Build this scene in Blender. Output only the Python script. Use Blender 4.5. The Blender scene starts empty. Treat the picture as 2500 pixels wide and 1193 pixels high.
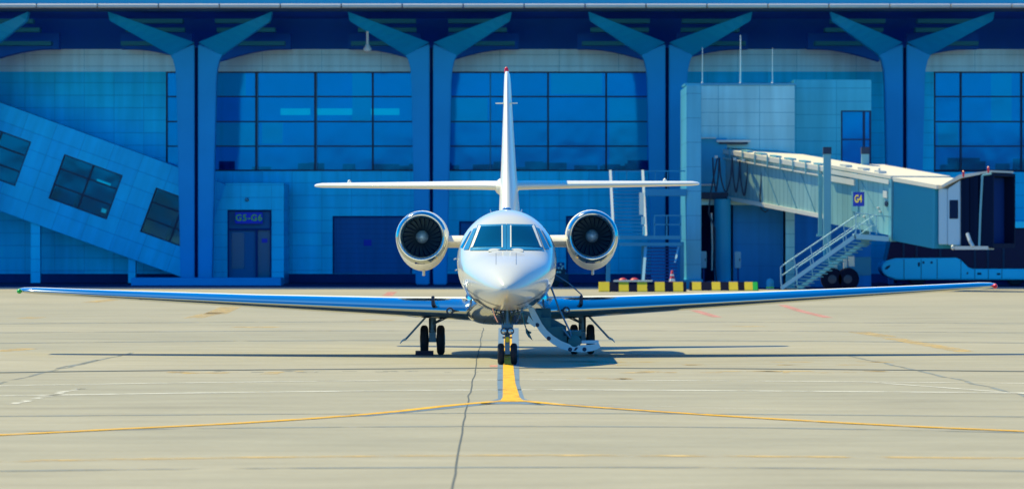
import bpy, bmesh, math, random
from mathutils import Vector, Matrix
from mathutils.bvhtree import BVHTree
random.seed(7)
S = bpy.context.scene
COL = S.collection
# ------------------------------------------------------------------ camera, sky, sun, exposure
F, CH, HZ = 12300.0, 2.38, 576.0          # focal length in photo pixels, camera height, horizon row
cd = bpy.data.cameras.new('camera'); cam = bpy.data.objects.new('camera', cd); COL.objects.link(cam)
cam.location = (0, 0, CH); cam.rotation_euler = (math.radians(90), 0, 0)
cd.sensor_width = 36; cd.lens = F/2500*36; cd.shift_y = (HZ-596.5)/2500
cd.clip_start = .5; cd.clip_end = 5000
cd.dof.use_dof = True; cd.dof.focus_distance = 96; cd.dof.aperture_fstop = 3.6
S.camera = cam
SUN = Vector((-.53, .45, 1)).normalized()
w = bpy.data.worlds.new('World'); S.world = w; w.use_nodes = True
nt = w.node_tree; bg = nt.nodes['Background']
sky = nt.nodes.new('ShaderNodeTexSky'); sky.sky_type = 'NISHITA'; sky.sun_disc = False
sky.sun_elevation = math.asin(SUN.z); sky.sun_rotation = math.atan2(SUN.x, SUN.y)
sky.ozone_density = 6; sky.dust_density = .4
tint = nt.nodes.new('ShaderNodeMix'); tint.data_type = 'RGBA'; tint.blend_type = 'MULTIPLY'
tint.inputs[0].default_value = 1; tint.inputs[7].default_value = (.0, .56, .95, 1)   # deep cyan-blue air of the photograph
nt.links.new(sky.outputs[0], tint.inputs[6]); nt.links.new(tint.outputs[2], bg.inputs[0])
bg.inputs[1].default_value = .15
sd = bpy.data.lights.new('sun', 'SUN'); sd.energy = 4.3; sd.angle = math.radians(.5); sd.color = (1, .86, .40)
so = bpy.data.objects.new('sun', sd); COL.objects.link(so); so.location = (-60, 60, 120)
so.rotation_euler = (-SUN).to_track_quat('-Z', 'Y').to_euler()
S.view_settings.view_transform = 'Standard'; S.view_settings.look = 'None'
S.view_settings.exposure = 0.62; S.view_settings.gamma = 1

# ------------------------------------------------------------------ helpers
def P(px, py, D): return Vector(((px-1250)*D/F, D, CH-(py-HZ)*D/F))
def G(px, py, z=0.0):
    D = (CH-z)*F/(py-HZ); return Vector(((px-1250)*D/F, D, z))
def PX(px, D): return (px-1250)*D/F
def PZ(py, D): return CH-(py-HZ)*D/F

class MB:
    def __init__(s): s.v = []; s.f = []; s.m = []; s.cur = 0
    def add(s, vs, fs):
        o = len(s.v); s.v += [Vector(v) for v in vs]
        for f in fs: s.f.append([i+o for i in f]); s.m.append(s.cur)
        return s
    def box(s, x0, x1, y0, y1, z0, z1):
        return s.add([(x0,y0,z0),(x1,y0,z0),(x1,y1,z0),(x0,y1,z0),(x0,y0,z1),(x1,y0,z1),(x1,y1,z1),(x0,y1,z1)],
            [(3,2,1,0),(4,5,6,7),(0,1,5,4),(1,2,6,5),(2,3,7,6),(3,0,4,7)])
    def pbox(s, px0, px1, py0, py1, D, dep):      # a box whose front face is given in photo terms at distance D
        return s.box(PX(px0,D), PX(px1,D), D, D+dep, PZ(py1,D), PZ(py0,D))
    def obox(s, o, a, b, c):                        # oriented box: corner o and three edge vectors
        o, a, b, c = Vector(o), Vector(a), Vector(b), Vector(c)
        return s.add([o,o+a,o+a+b,o+b,o+c,o+a+c,o+a+b+c,o+b+c],
            [(3,2,1,0),(4,5,6,7),(0,1,5,4),(1,2,6,5),(2,3,7,6),(3,0,4,7)])
    def prism(s, pts, vec):                         # closed polygon extruded by a vector
        n = len(pts); vec = Vector(vec); pts = [Vector(p) for p in pts]
        return s.add(pts+[p+vec for p in pts], [list(range(n)), list(range(2*n-1, n-1, -1))]+[(i, n+i, n+(i+1)%n, (i+1)%n) for i in range(n)])
    def loft(s, rings, closed=True, cap=True):
        n = len(rings[0]); vs = [p for r in rings for p in r]; fs = []
        for i in range(len(rings)-1):
            for j in range(n if closed else n-1):
                k = (j+1) % n
                fs.append((i*n+j, i*n+k, (i+1)*n+k, (i+1)*n+j))
        if cap: fs += [list(range(n-1, -1, -1)), [(len(rings)-1)*n+j for j in range(n)]]
        return s.add(vs, fs)
    def tube(s, pts, r, n=8, r1=None):
        pts = [Vector(p) for p in pts]; rings = []
        for i, p in enumerate(pts):
            t = (pts[min(i+1, len(pts)-1)]-pts[max(i-1, 0)]).normalized()
            u = t.cross(Vector((0,0,1)) if abs(t.z) < .9 else Vector((0,1,0))).normalized(); v = t.cross(u)
            rr = r if r1 is None else r+(r1-r)*i/max(1, len(pts)-1)
            rings.append([p+u*rr*math.cos(a)+v*rr*math.sin(a) for a in [2*math.pi*k/n for k in range(n)]])
        return s.loft(rings)
    def lathe(s, c, axis, prof, n=24):              # prof: (distance along axis, radius)
        c = Vector(c); t = Vector(axis).normalized()
        u = t.cross(Vector((0,0,1)) if abs(t.z) < .9 else Vector((0,1,0))).normalized(); v = t.cross(u)
        return s.loft([[c+t*d+u*r*math.cos(a)+v*r*math.sin(a) for a in [2*math.pi*k/n for k in range(n)]] for d, r in prof])
    def quad(s, a, b, c, d): return s.add([a,b,c,d], [(0,1,2,3)])
    def build(s, name, mats, parent=None, origin=None, smooth=None, bevel=0, seg=2, rot=None):
        me = bpy.data.meshes.new(name)
        if origin is None: origin = parent['_o'] if parent is not None and '_o' in parent else (0,0,0)
        o = Vector(origin)
        me.from_pydata([v-o for v in s.v], [], s.f)
        if not isinstance(mats, (list, tuple)): mats = [mats]
        for m in mats: me.materials.append(m)
        for p, mi in zip(me.polygons, s.m): p.material_index = mi
        bm = bmesh.new(); bm.from_mesh(me); bmesh.ops.recalc_face_normals(bm, faces=bm.faces)
        if bevel:
            ed = [e for e in bm.edges if len(e.link_faces) == 2 and e.calc_face_angle(0) > .5]
            bmesh.ops.bevel(bm, geom=ed, offset=bevel, segments=seg, affect='EDGES', clamp_overlap=True)
        if smooth is not None:
            for f in bm.faces: f.smooth = True
            for e in bm.edges:
                if len(e.link_faces) == 2 and e.calc_face_angle(0) > math.radians(smooth): e.smooth = False
        bm.to_mesh(me); bm.free()
        ob = bpy.data.objects.new(name, me); COL.objects.link(ob)
        if parent is not None: ob.parent = parent; ob['_o'] = tuple(o)
        else: ob.location = o
        return ob
def split_mb(mb):                                     # one MB per separate piece
    par = list(range(len(mb.v)))
    def fd(i):
        while par[i] != i: par[i] = par[par[i]]; i = par[i]
        return i
    for f in mb.f:
        for i in f[1:]: par[fd(i)] = fd(f[0])
    out = {}
    for f, m in zip(mb.f, mb.m):
        r, mp = out.setdefault(fd(f[0]), (MB(), {}))
        g2 = []
        for i in f:
            if i not in mp: mp[i] = len(r.v); r.v.append(mb.v[i])
            g2.append(mp[i])
        r.f.append(g2); r.m.append(m)
    return [r for r, _ in out.values()]
def merge(mb):
    d = {}; nv = []; mp = []
    for v in mb.v:
        k = (round(v.x,5), round(v.y,5), round(v.z,5))
        if k not in d: d[k] = len(nv); nv.append(v)
        mp.append(d[k])
    r = MB(); r.v = nv
    for f, m in zip(mb.f, mb.m):
        g2 = []
        for i in f:
            if mp[i] not in g2: g2.append(mp[i])
        if len(g2) > 2: r.f.append(g2); r.m.append(m)
    return r
def build_each(mb, name, mats, parent, **k): return [p.build(name, mats, parent, **k) for p in split_mb(mb)]
def tag(o, label=None, cat=None, group=None, kind=None):
    if label: o['label'] = label
    if cat: o['category'] = cat
    if group: o['group'] = group
    if kind: o['kind'] = kind
    return o
def thing(name, loc, label, cat, group=None):
    o = bpy.data.objects.new(name, None); COL.objects.link(o); o.location = loc; o['_o'] = tuple(loc)
    o.empty_display_size = .5
    return tag(o, label, cat, group)
def interp(tab, t):                                  # smooth Hermite interpolation of table rows (t, v0, v1 ...)
    n = len(tab)
    i = 0
    while i < n-2 and t > tab[i+1][0]: i += 1
    a, b = tab[i], tab[i+1]; h = b[0]-a[0]; u = (t-a[0])/h; out = []
    for k in range(1, len(a)):
        def sl(j):
            if j == 0: return (tab[1][k]-tab[0][k])/(tab[1][0]-tab[0][0])
            if j == n-1: return (tab[-1][k]-tab[-2][k])/(tab[-1][0]-tab[-2][0])
            d0 = (tab[j][k]-tab[j-1][k])/(tab[j][0]-tab[j-1][0]); d1 = (tab[j+1][k]-tab[j][k])/(tab[j+1][0]-tab[j][0])
            return 0 if d0*d1 <= 0 else 2*d0*d1/(d0+d1)
        m0, m1 = sl(i)*h, sl(i+1)*h
        out.append((2*u**3-3*u*u+1)*a[k]+(u**3-2*u*u+u)*m0+(-2*u**3+3*u*u)*b[k]+(u**3-u*u)*m1)
    return out
def text_mesh(name, body, size, mat, parent, loc, rotz=0, extrude=.004, spacing=1.0):
    cu = bpy.data.curves.new(name, 'FONT'); cu.body = body; cu.size = size; cu.extrude = extrude
    cu.align_x = 'CENTER'; cu.align_y = 'CENTER'; cu.space_character = spacing; cu.offset = size*.018
    tmp = bpy.data.objects.new('tmp', cu); COL.objects.link(tmp)
    me = bpy.data.meshes.new_from_object(tmp.evaluated_get(bpy.context.evaluated_depsgraph_get()))
    bpy.data.objects.remove(tmp); bpy.data.curves.remove(cu)
    me.name = name; me.materials.clear(); me.materials.append(mat)
    ob = bpy.data.objects.new(name, me); COL.objects.link(ob); ob.parent = parent
    ob.location = Vector(loc)-Vector(parent['_o']); ob.rotation_euler = (math.radians(90), 0, rotz)
    return ob

# ------------------------------------------------------------------ materials
def mat(name, col, rough=.5, metal=0, var=.0, vscale=3, coat=0, bump=0, spec=None, stretch=None):
    m = bpy.data.materials.new(name); m.use_nodes = True; n = m.node_tree; b = n.nodes['Principled BSDF']
    b.inputs['Base Color'].default_value = (*col, 1); b.inputs['Roughness'].default_value = rough
    b.inputs['Metallic'].default_value = metal; b.inputs['Coat Weight'].default_value = coat; b.inputs['Coat Roughness'].default_value = .04
    if spec is not None: b.inputs['Specular IOR Level'].default_value = spec
    if var or bump:
        tc = n.nodes.new('ShaderNodeTexCoord'); mp = n.nodes.new('ShaderNodeMapping'); no = n.nodes.new('ShaderNodeTexNoise')
        no.inputs['Scale'].default_value = vscale; no.inputs['Detail'].default_value = 5
        if stretch: mp.inputs['Scale'].default_value = stretch
        n.links.new(tc.outputs['Object'], mp.inputs[0]); n.links.new(mp.outputs[0], no.inputs['Vector'])
        if var:
            mx = n.nodes.new('ShaderNodeMix'); mx.data_type = 'RGBA'
            mx.inputs[6].default_value = (*[c*(1-var) for c in col], 1); mx.inputs[7].default_value = (*[min(1, c*(1+var)) for c in col], 1)
            n.links.new(no.outputs['Fac'], mx.inputs[0]); n.links.new(mx.outputs[2], b.inputs['Base Color'])
        if bump:
            bp = n.nodes.new('ShaderNodeBump'); bp.inputs['Strength'].default_value = bump; bp.inputs['Distance'].default_value = .05
            n.links.new(no.outputs['Fac'], bp.inputs['Height']); n.links.new(bp.outputs[0], b.inputs['Normal'])
    return m
def panel(name, c1, c2, seam, bw, rh, ox=0, oz=0, rough=.35, mort=.012, metal=.0, spec=.5, mr0=.74):
    m = bpy.data.materials.new(name); m.use_nodes = True; n = m.node_tree; b = n.nodes['Principled BSDF']
    tc = n.nodes.new('ShaderNodeTexCoord'); sp = n.nodes.new('ShaderNodeSeparateXYZ'); cb = n.nodes.new('ShaderNodeCombineXYZ')
    br = n.nodes.new('ShaderNodeTexBrick'); br.offset = 0; br.squash = 1
    ax = n.nodes.new('ShaderNodeMath'); ax.inputs[1].default_value = ox; az = n.nodes.new('ShaderNodeMath'); az.inputs[1].default_value = oz
    n.links.new(tc.outputs['Object'], sp.inputs[0]); n.links.new(sp.outputs[0], ax.inputs[0]); n.links.new(sp.outputs[2], az.inputs[0])
    n.links.new(ax.outputs[0], cb.inputs[0]); n.links.new(az.outputs[0], cb.inputs[1]); n.links.new(cb.outputs[0], br.inputs['Vector'])
    br.inputs['Color1'].default_value = (*c1, 1); br.inputs['Color2'].default_value = (*c2, 1); br.inputs['Mortar'].default_value = (*seam, 1)
    br.inputs['Scale'].default_value = 1; br.inputs['Brick Width'].default_value = bw; br.inputs['Row Height'].default_value = rh
    br.inputs['Mortar Size'].default_value = mort; br.inputs['Mortar Smooth'].default_value = .3
    no = n.nodes.new('ShaderNodeTexNoise'); no.inputs['Scale'].default_value = .35; no.inputs['Detail'].default_value = 4
    n.links.new(tc.outputs['Object'], no.inputs['Vector'])
    mr = n.nodes.new('ShaderNodeMapRange'); mr.inputs[3].default_value = mr0; mr.inputs[4].default_value = 1.2
    n.links.new(no.outputs['Fac'], mr.inputs[0])
    mx = n.nodes.new('ShaderNodeMix'); mx.data_type = 'RGBA'; mx.blend_type = 'MULTIPLY'; mx.inputs[0].default_value = 1
    n.links.new(br.outputs['Color'], mx.inputs[6]); n.links.new(mr.outputs[0], mx.inputs[7])
    n.links.new(mx.outputs[2], b.inputs['Base Color']); b.inputs['Roughness'].default_value = rough; b.inputs['Metallic'].default_value = metal
    b.inputs['Specular IOR Level'].default_value = spec
    mp = n.nodes.new('ShaderNodeMapping'); mp.inputs['Scale'].default_value = (2.2, 1, .18); n2 = n.nodes.new('ShaderNodeTexNoise'); n2.inputs['Scale'].default_value = 1; n2.inputs['Detail'].default_value = 5
    n.links.new(tc.outputs['Object'], mp.inputs[0]); n.links.new(mp.outputs[0], n2.inputs['Vector'])
    m2 = n.nodes.new('ShaderNodeMapRange'); m2.inputs[1].default_value = .3; m2.inputs[2].default_value = .7; m2.inputs[3].default_value = .84; m2.inputs[4].default_value = 1.05; n.links.new(n2.outputs['Fac'], m2.inputs[0])
    x3 = n.nodes.new('ShaderNodeMix'); x3.data_type = 'RGBA'; x3.blend_type = 'MULTIPLY'; x3.inputs[0].default_value = 1
    n.links.new(mx.outputs[2], x3.inputs[6]); n.links.new(m2.outputs[0], x3.inputs[7]); n.links.new(x3.outputs[2], b.inputs['Base Color'])
    bp = n.nodes.new('ShaderNodeBump'); bp.inputs['Strength'].default_value = .2; bp.inputs['Distance'].default_value = .02; bp.invert = True
    n.links.new(br.outputs['Fac'], bp.inputs['Height']); n.links.new(bp.outputs[0], b.inputs['Normal'])
    return m
def glass(name, tcol, gcol, fac, rough=.03, wob=.02):
    m = bpy.data.materials.new(name); m.use_nodes = True; n = m.node_tree; out = n.nodes['Material Output']
    n.nodes.remove(n.nodes['Principled BSDF'])
    t = n.nodes.new('ShaderNodeBsdfTransparent'); t.inputs[0].default_value = (*tcol, 1)
    g = n.nodes.new('ShaderNodeBsdfGlossy'); g.inputs[0].default_value = (*gcol, 1); g.inputs[1].default_value = rough
    mx = n.nodes.new('ShaderNodeMixShader'); mx.inputs[0].default_value = fac
    tc = n.nodes.new('ShaderNodeTexCoord'); no = n.nodes.new('ShaderNodeTexNoise'); no.inputs['Scale'].default_value = .5
    bp = n.nodes.new('ShaderNodeBump'); bp.inputs['Strength'].default_value = wob; bp.inputs['Distance'].default_value = .3
    n.links.new(tc.outputs['Object'], no.inputs['Vector']); n.links.new(no.outputs['Fac'], bp.inputs['Height']); n.links.new(bp.outputs[0], g.inputs['Normal'])
    n.links.new(t.outputs[0], mx.inputs[1]); n.links.new(g.outputs[0], mx.inputs[2]); n.links.new(mx.outputs[0], out.inputs[0])
    return m
def emit(name, col, s):
    m = mat(name, col, .4); b = m.node_tree.nodes['Principled BSDF']
    b.inputs['Emission Color'].default_value = (*col, 1); b.inputs['Emission Strength'].default_value = s
    return m

SEAM = (.004, .34, .66)
M_wall = panel('blue_cladding', (.004,.64,1.0), (.004,.56,.96), SEAM, 1.52, .64, ox=.62, oz=.02, metal=.7)
M_upper = panel('upper_cladding_lit', (.52,.80,.90), (.48,.77,.88), (.08,.45,.62), 3.04, .58, ox=.62, oz=-.05, rough=.3, metal=.7)  # paler than the wall: light bounced onto the band put into its colour
M_ramp = panel('ramp_cladding', (.004,.60,1.0), (.004,.53,.96), SEAM, 1.53, .85, rough=.35, metal=.6)
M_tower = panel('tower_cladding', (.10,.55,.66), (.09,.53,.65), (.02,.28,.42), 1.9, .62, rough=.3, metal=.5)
M_towerf = panel('tower_front_cladding_lit', (.42,.70,.74), (.38,.67,.72), (.05,.32,.45), 1.9, .62, rough=.3, metal=.55)  # paler than the other tower walls: reflected light put into the colour
M_towerl = panel('tower_base_cladding_shaded', (.004,.26,.62), (.004,.25,.6), (.004,.2,.5), 1.9, 1.0, rough=.4, metal=.4)  # darker cladding copy: shade under the bridge put into the colour
M_pillar = panel('pillar_cladding', (.10,.50,.70), (.10,.46,.68), (.02,.2,.4), 3, 1.1, rough=.35)
M_arm = mat('column_arm_lit', (.004,.56,1.0), .5, .1, var=.1, vscale=.6)  # brighter than the shafts: light off the ground put into the colour
M_column = mat('column_concrete', (.008,.40,.78), .5, .4, var=.12, vscale=.6, bump=.03)
M_dark = mat('dark_void', (.001,.025,.13), .8, spec=.1)  # shade inside openings and a blue haze lift put into the colour
M_soffit = mat('soffit_haze_blue', (.001,.20,.80), .8, var=.25, vscale=.3)  # haze over the dark ceiling put into a bluer base colour
M_slat = mat('slat_teal', (.006,.34,.46), .6)
M_fascia = mat('fascia_blue', (.003,.40,.62), .4, var=.06, vscale=.2)
M_trim = mat('aluminium_trim', (.62,.62,.58), .45, .2, var=.06)
M_frame = mat('window_frame_navy', (.002,.015,.09), .4)
M_framel = mat('mullion_light', (.06,.36,.55), .4)
M_glass = glass('terminal_glass', (.5,.8,.95), (.15,.6,.9), .15, .06, .022)
M_inside = mat('interior_blue_glow', (.0,.20,.62),   .8, var=.3, vscale=.35)
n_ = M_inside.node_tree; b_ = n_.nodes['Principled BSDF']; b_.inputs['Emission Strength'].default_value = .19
n_.links.new(b_.inputs['Base Color'].links[0].from_socket, b_.inputs['Emission Color'])     # glow added to the inner walls to brighten the windows
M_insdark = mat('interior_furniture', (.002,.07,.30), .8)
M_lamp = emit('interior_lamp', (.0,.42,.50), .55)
M_shutter = panel('roller_shutter', (.004,.27,.70), (.004,.26,.68), (.004,.2,.58), 9, .25, rough=.5, mort=.02)
M_plinth = mat('plinth_navy', (.001,.05,.24), .7, var=.2)
M_door = mat('door_blue', (.008,.20,.46), .45); M_doorg = mat('door_glazing', (.008,.19,.36), .2)
M_signd = mat('sign_deep_blue', (.003,.010,.34), .4); M_sign = mat('sign_blue', (.003,.03,.80), .4); M_signy = mat('sign_yellow', (.80,.62,.02), .5); M_signg = mat('sign_green_yellow', (.62,.95,.10), .5)
M_white = mat('white_paint', (.86,.82,.70), .3, coat=.2)
M_wing = mat('wing_white', (.86,.87,.90), .45)
M_fus = mat('fuselage_white', (.70,.68,.60), .2, coat=.55, spec=.4)
M_chrome = mat('polished_metal', (.48,.53,.55), .13, 1, bump=.004, vscale=2)
M_silver = mat('silver_belly', (.60,.62,.60), .10, .9, bump=.006, vscale=1.5)
M_cream = mat('cream_paint', (.74,.71,.62), .4, var=.05)
M_black = mat('rubber', (.012,.014,.022), .75, var=.2, vscale=8)
M_metal = mat('gear_metal', (.10,.20,.28), .4, .6)
M_metall = mat('gear_light_metal', (.5,.56,.58), .3, .7)
M_navy = mat('dark_navy_metal', (.012,.03,.075), .5)
M_wind = bpy.data.materials.new('cockpit_glass'); M_wind.use_nodes = True
b_ = M_wind.node_tree.nodes['Principled BSDF']; b_.inputs['Base Color'].default_value = (.002,.055,.13,1); b_.inputs['Roughness'].default_value = .05; b_.inputs['Coat Weight'].default_value = .25; b_.inputs['Specular IOR Level'].default_value = .4
M_wtrim = mat('window_trim', (.03,.26,.44), .25, .3)
M_fan = mat('fan_titanium', (.10,.18,.25), .4, .5)
M_spin = mat('spinner_grey', (.34,.52,.62), .3, .2)
M_duct = mat('inlet_duct', (.05,.22,.30), .3)
M_teal = mat('stair_teal', (.012,.14,.17), .5); M_bluedoor = mat('door_edge_blue', (.5,.72,.8), .3, coat=.4)
M_red = mat('red_lens', (.8,.02,.05), .3); M_green = mat('green_lens', (.03,.5,.06), .3)
M_lens = mat('lamp_lens', (.5,.6,.62), .08, .7)
M_yel = mat('yellow_paint', (.80,.56,.01), .55, var=.1, vscale=5); M_blk = mat('black_paint', (.004,.008,.03), .9, spec=.1)
M_bridge = panel('bridge_cladding', (.30,.52,.53), (.28,.50,.51), (.13,.30,.34), .16, 9, rough=.4, mort=.01)
M_bridgeb = panel('bridge_outer_cladding', (.28,.53,.54), (.26,.51,.52), (.13,.32,.36), .2, 9, rough=.4, mort=.01)
M_roofc = mat('bridge_roof', (.72,.66,.55), .6, var=.08, vscale=2)
M_trimb = mat('bridge_trim', (.16,.42,.50), .4)
M_rib = mat('bellows_teal', (.015,.30,.44), .6); M_hood = mat('hood_fabric', (.001,.010,.04), .8, spec=.1)
M_cabp = mat('cab_panel', (.42,.60,.70), .4)
M_rail = mat('galvanised_rail', (.28,.52,.62), .45, .2); M_tread = mat('stair_tread', (.10,.34,.46), .5)
M_stairb = mat('stair_blue_steel', (.012,.40,.62), .5); M_stairs = mat('service_stair_steel', (.012,.24,.46), .55); M_whitep = mat('white_rail', (.80,.80,.70), .5)
M_bus = mat('bus_blue', (.004,.75,.98), .3, .4, coat=.1); M_busg = mat('bus_window', (.001,.012,.06), .15, spec=.15)
M_cone = mat('cone_red', (.75,.05,.06), .5); M_redc = mat('red_cover', (.60,.03,.05), .5)
M_box = mat('cabinet_grey', (.30,.52,.60), .5)

def ground_mat():
    m = bpy.data.materials.new('apron_concrete'); m.use_nodes = True; n = m.node_tree; b = n.nodes['Principled BSDF']
    tc = n.nodes.new('ShaderNodeTexCoord')
    def noise(sx, sy, scale, det):
        mp = n.nodes.new('ShaderNodeMapping'); mp.inputs['Scale'].default_value = (sx, sy, 1); no = n.nodes.new('ShaderNodeTexNoise')
        no.inputs['Scale'].default_value = scale; no.inputs['Detail'].default_value = det
        n.links.new(tc.outputs['Object'], mp.inputs[0]); n.links.new(mp.outputs[0], no.inputs['Vector']); return no.outputs['Fac']
    a = noise(.35, .6, .12, 6); c = noise(.5, 1.0, .9, 6); d = noise(.3, 1, .45, 3)
    r1 = n.nodes.new('ShaderNodeValToRGB'); r1.color_ramp.elements[0].position = .33; r1.color_ramp.elements[1].position = .68
    r1.color_ramp.elements[0].color = (.30,.282,.222,1); r1.color_ramp.elements[1].color = (.36,.328,.252,1)
    n.links.new(a, r1.inputs[0])
    r2 = n.nodes.new('ShaderNodeMapRange'); r2.inputs[1].default_value = .3; r2.inputs[2].default_value = .7; r2.inputs[3].default_value = .90; r2.inputs[4].default_value = 1.08
    n.links.new(c, r2.inputs[0])
    r3 = n.nodes.new('ShaderNodeMapRange'); r3.inputs[1].default_value = .60; r3.inputs[2].default_value = .75; r3.inputs[3].default_value = 1; r3.inputs[4].default_value = .84
    n.links.new(d, r3.inputs[0])
    x1 = n.nodes.new('ShaderNodeMix'); x1.data_type = 'RGBA'; x1.blend_type = 'MULTIPLY'; x1.inputs[0].default_value = 1
    n.links.new(r1.outputs[0], x1.inputs[6]); n.links.new(r2.outputs[0], x1.inputs[7])
    gr = n.nodes.new('ShaderNodeMapRange'); gr.inputs[3].default_value = .90; gr.inputs[4].default_value = 1.10
    n.links.new(noise(1, 1, 7, 4), gr.inputs[0])
    x0 = n.nodes.new('ShaderNodeMix'); x0.data_type = 'RGBA'; x0.blend_type = 'MULTIPLY'; x0.inputs[0].default_value = 1
    n.links.new(x1.outputs[2], x0.inputs[6]); n.links.new(gr.outputs[0], x0.inputs[7]); x1 = x0
    x2 = n.nodes.new('ShaderNodeMix'); x2.data_type = 'RGBA'; x2.blend_type = 'MULTIPLY'; x2.inputs[0].default_value = 1
    n.links.new(x1.outputs[2], x2.inputs[6]); n.links.new(r3.outputs[0], x2.inputs[7])
    n.links.new(x2.outputs[2], b.inputs['Base Color']); b.inputs['Roughness'].default_value = .85; b.inputs['Specular IOR Level'].default_value = .2
    return m
M_ground = ground_mat()
def paint(name, col, wear, scale=3):                  # worn paint: patches where the concrete shows through
    m = bpy.data.materials.new(name); m.use_nodes = True; n = m.node_tree; b = n.nodes['Principled BSDF']; out = n.nodes['Material Output']
    b.inputs['Base Color'].default_value = (*col, 1); b.inputs['Roughness'].default_value = .8; b.inputs['Specular IOR Level'].default_value = .2
    tc = n.nodes.new('ShaderNodeTexCoord'); no = n.nodes.new('ShaderNodeTexNoise'); no.inputs['Scale'].default_value = scale; no.inputs['Detail'].default_value = 6
    n.links.new(tc.outputs['Object'], no.inputs['Vector'])
    mr = n.nodes.new('ShaderNodeMapRange'); mr.inputs[1].default_value = wear-.12; mr.inputs[2].default_value = wear+.12
    n.links.new(no.outputs['Fac'], mr.inputs[0])
    t = n.nodes.new('ShaderNodeBsdfTransparent'); mx = n.nodes.new('ShaderNodeMixShader')
    n.links.new(mr.outputs[0], mx.inputs[0]); n.links.new(t.outputs[0], mx.inputs[1]); n.links.new(b.outputs[0], mx.inputs[2]); n.links.new(mx.outputs[0], out.inputs[0])
    return m

# ------------------------------------------------------------------ ground and markings
g = MB().quad((-1500,-1700,0),(1500,-1700,0),(1500,1500,0),(-1500,1500,0)).build('apron', M_ground)
tag(g, 'pale concrete apron with joints and painted lines', 'apron', kind='structure')
hl = MB(); rr = random.Random(21); tp_ = []
for i in range(121):
    x = -1500+25*i; tp_.append((x, 24+10*math.sin(x*.004+1)+7*math.sin(x*.013)+6*rr.random()))
hl.loft([[(x,-1500,-1),(x,-1530,h*.6),(x,-1580,h),(x,-1690,h*.7),(x,-1699,-1)] for x, h in tp_])
tag(hl.build('hills', mat('far_woodland', (.003,.014,.04), .9, var=.4, vscale=.02), None, smooth=60), 'low wooded rise beyond the far side of the airfield', 'hills', kind='structure')
rd = MB().quad((-300,226.4,.003),(300,226.4,.003),(300,262,.003),(-300,262,.003)).build('terminal_shade_strip', mat('terminal_shade_navy', (.012,.045,.13), .85, var=.3, vscale=.4, spec=.1))  # navy sheet paints the terminal's shadow onto the ground
tag(rd, 'navy strip painting the terminal shadow on the ground', 'painted shade', kind='structure')
def strip(mb, pts, wid, z, taper=None):                # pts = ground points; width in metres, laid flat
    pts = [Vector((p[0], p[1], 0)) for p in pts]; L = []; R = []
    for i, p in enumerate(pts):
        t = (pts[min(i+1, len(pts)-1)]-pts[max(i-1, 0)]).normalized(); nrm = Vector((-t.y, t.x, 0))
        wd = wid if not isinstance(wid, (list, tuple)) else wid[i]
        L.append(p+nrm*wd/2+Vector((0,0,z))); R.append(p-nrm*wd/2+Vector((0,0,z)))
    for i in range(len(pts)-1): mb.quad(R[i], R[i+1], L[i+1], L[i])
def bez(pts, n):                                         # Catmull-Rom through points
    out = []
    q = [pts[0]]+list(pts)+[pts[-1]]
    for i in range(1, len(q)-2):
        for k in range(n):
            t = k/n; p0, p1, p2, p3 = q[i-1], q[i], q[i+1], q[i+2]
            out.append(.5*((2*p1)+(-p0+p2)*t+(2*p0-5*p1+4*p2-p3)*t*t+(-p0+3*p1-3*p2+p3)*t**3))
    return out+[q[-2]]
Myl = paint('line_yellow', (.74,.40,.015), .36); Mylf = paint('line_yellow_faded', (.60,.42,.17), .52, 2); Mbd = mat('line_border_grey', (.10,.17,.26), .8, var=.25, vscale=2)
Mcr = mat('joint_dark', (.07,.085,.09), .9); Mwl = paint('line_white', (.62,.60,.54), .42, 1.5); Mrl = paint('line_red', (.62,.27,.24), .47, 2); Mjt = paint('joint_soft', (.22,.24,.24), .46, .9)
def marks(name, label, mtl, build):
    mb = MB(); build(mb); o = mb.build(name, mtl); tag(o, label, 'marking', kind='structure'); return o
def b1(mb):
    mb.quad(G(1214,935,.004), G(1268,935,.004), G(1266,800,.004), G(1217,800,.004))
    mb.quad(G(1216,972,.004), G(1280,972,.004), G(1268,935,.004), G(1214,935,.004))
    mb.add([G(1233,985,.004),G(1250,985,.004),G(1268,985,.004),G(1330,988,.004),G(1280,972,.004),G(1216,972,.004),G(1170,986,.004)], [(0,1,2,3,4,5,6)])
    lf = [G(1180,984), G(1000,1002), G(860,1015)]; strip(mb, bez(lf, 4), .42, .004)
    rt = [G(1320,984), G(1500,996), G(1700,1010)]; strip(mb, bez(rt, 4), .42, .004)
marks('line_border', 'grey border round the yellow lead-in line', Mbd, b1)
def b2(mb):
    c = [G(1240,790), G(1240,860), G(1241,900), G(1243,935), G(1248,970), G(1250,981)]
    strip(mb, c, [.18,.18,.19,.2,.25,.36], .008)
    lf = [G(1252,976.5), G(1200,981), G(1100,990), G(900,1011), G(600,1032), G(300,1047), G(0,1062), G(-150,1068)]
    strip(mb, bez(lf, 6), .21, .0085)
    rt = [G(1249,976.5), G(1300,981), G(1400,990), G(1750,1014), G(2000,1029), G(2250,1042), G(2500,1053), G(2650,1060)]
    strip(mb, bez(rt, 6), .21, .009)
marks('lead_in_line', 'yellow lead-in line forking under the nose wheel', Myl, b2)
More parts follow.
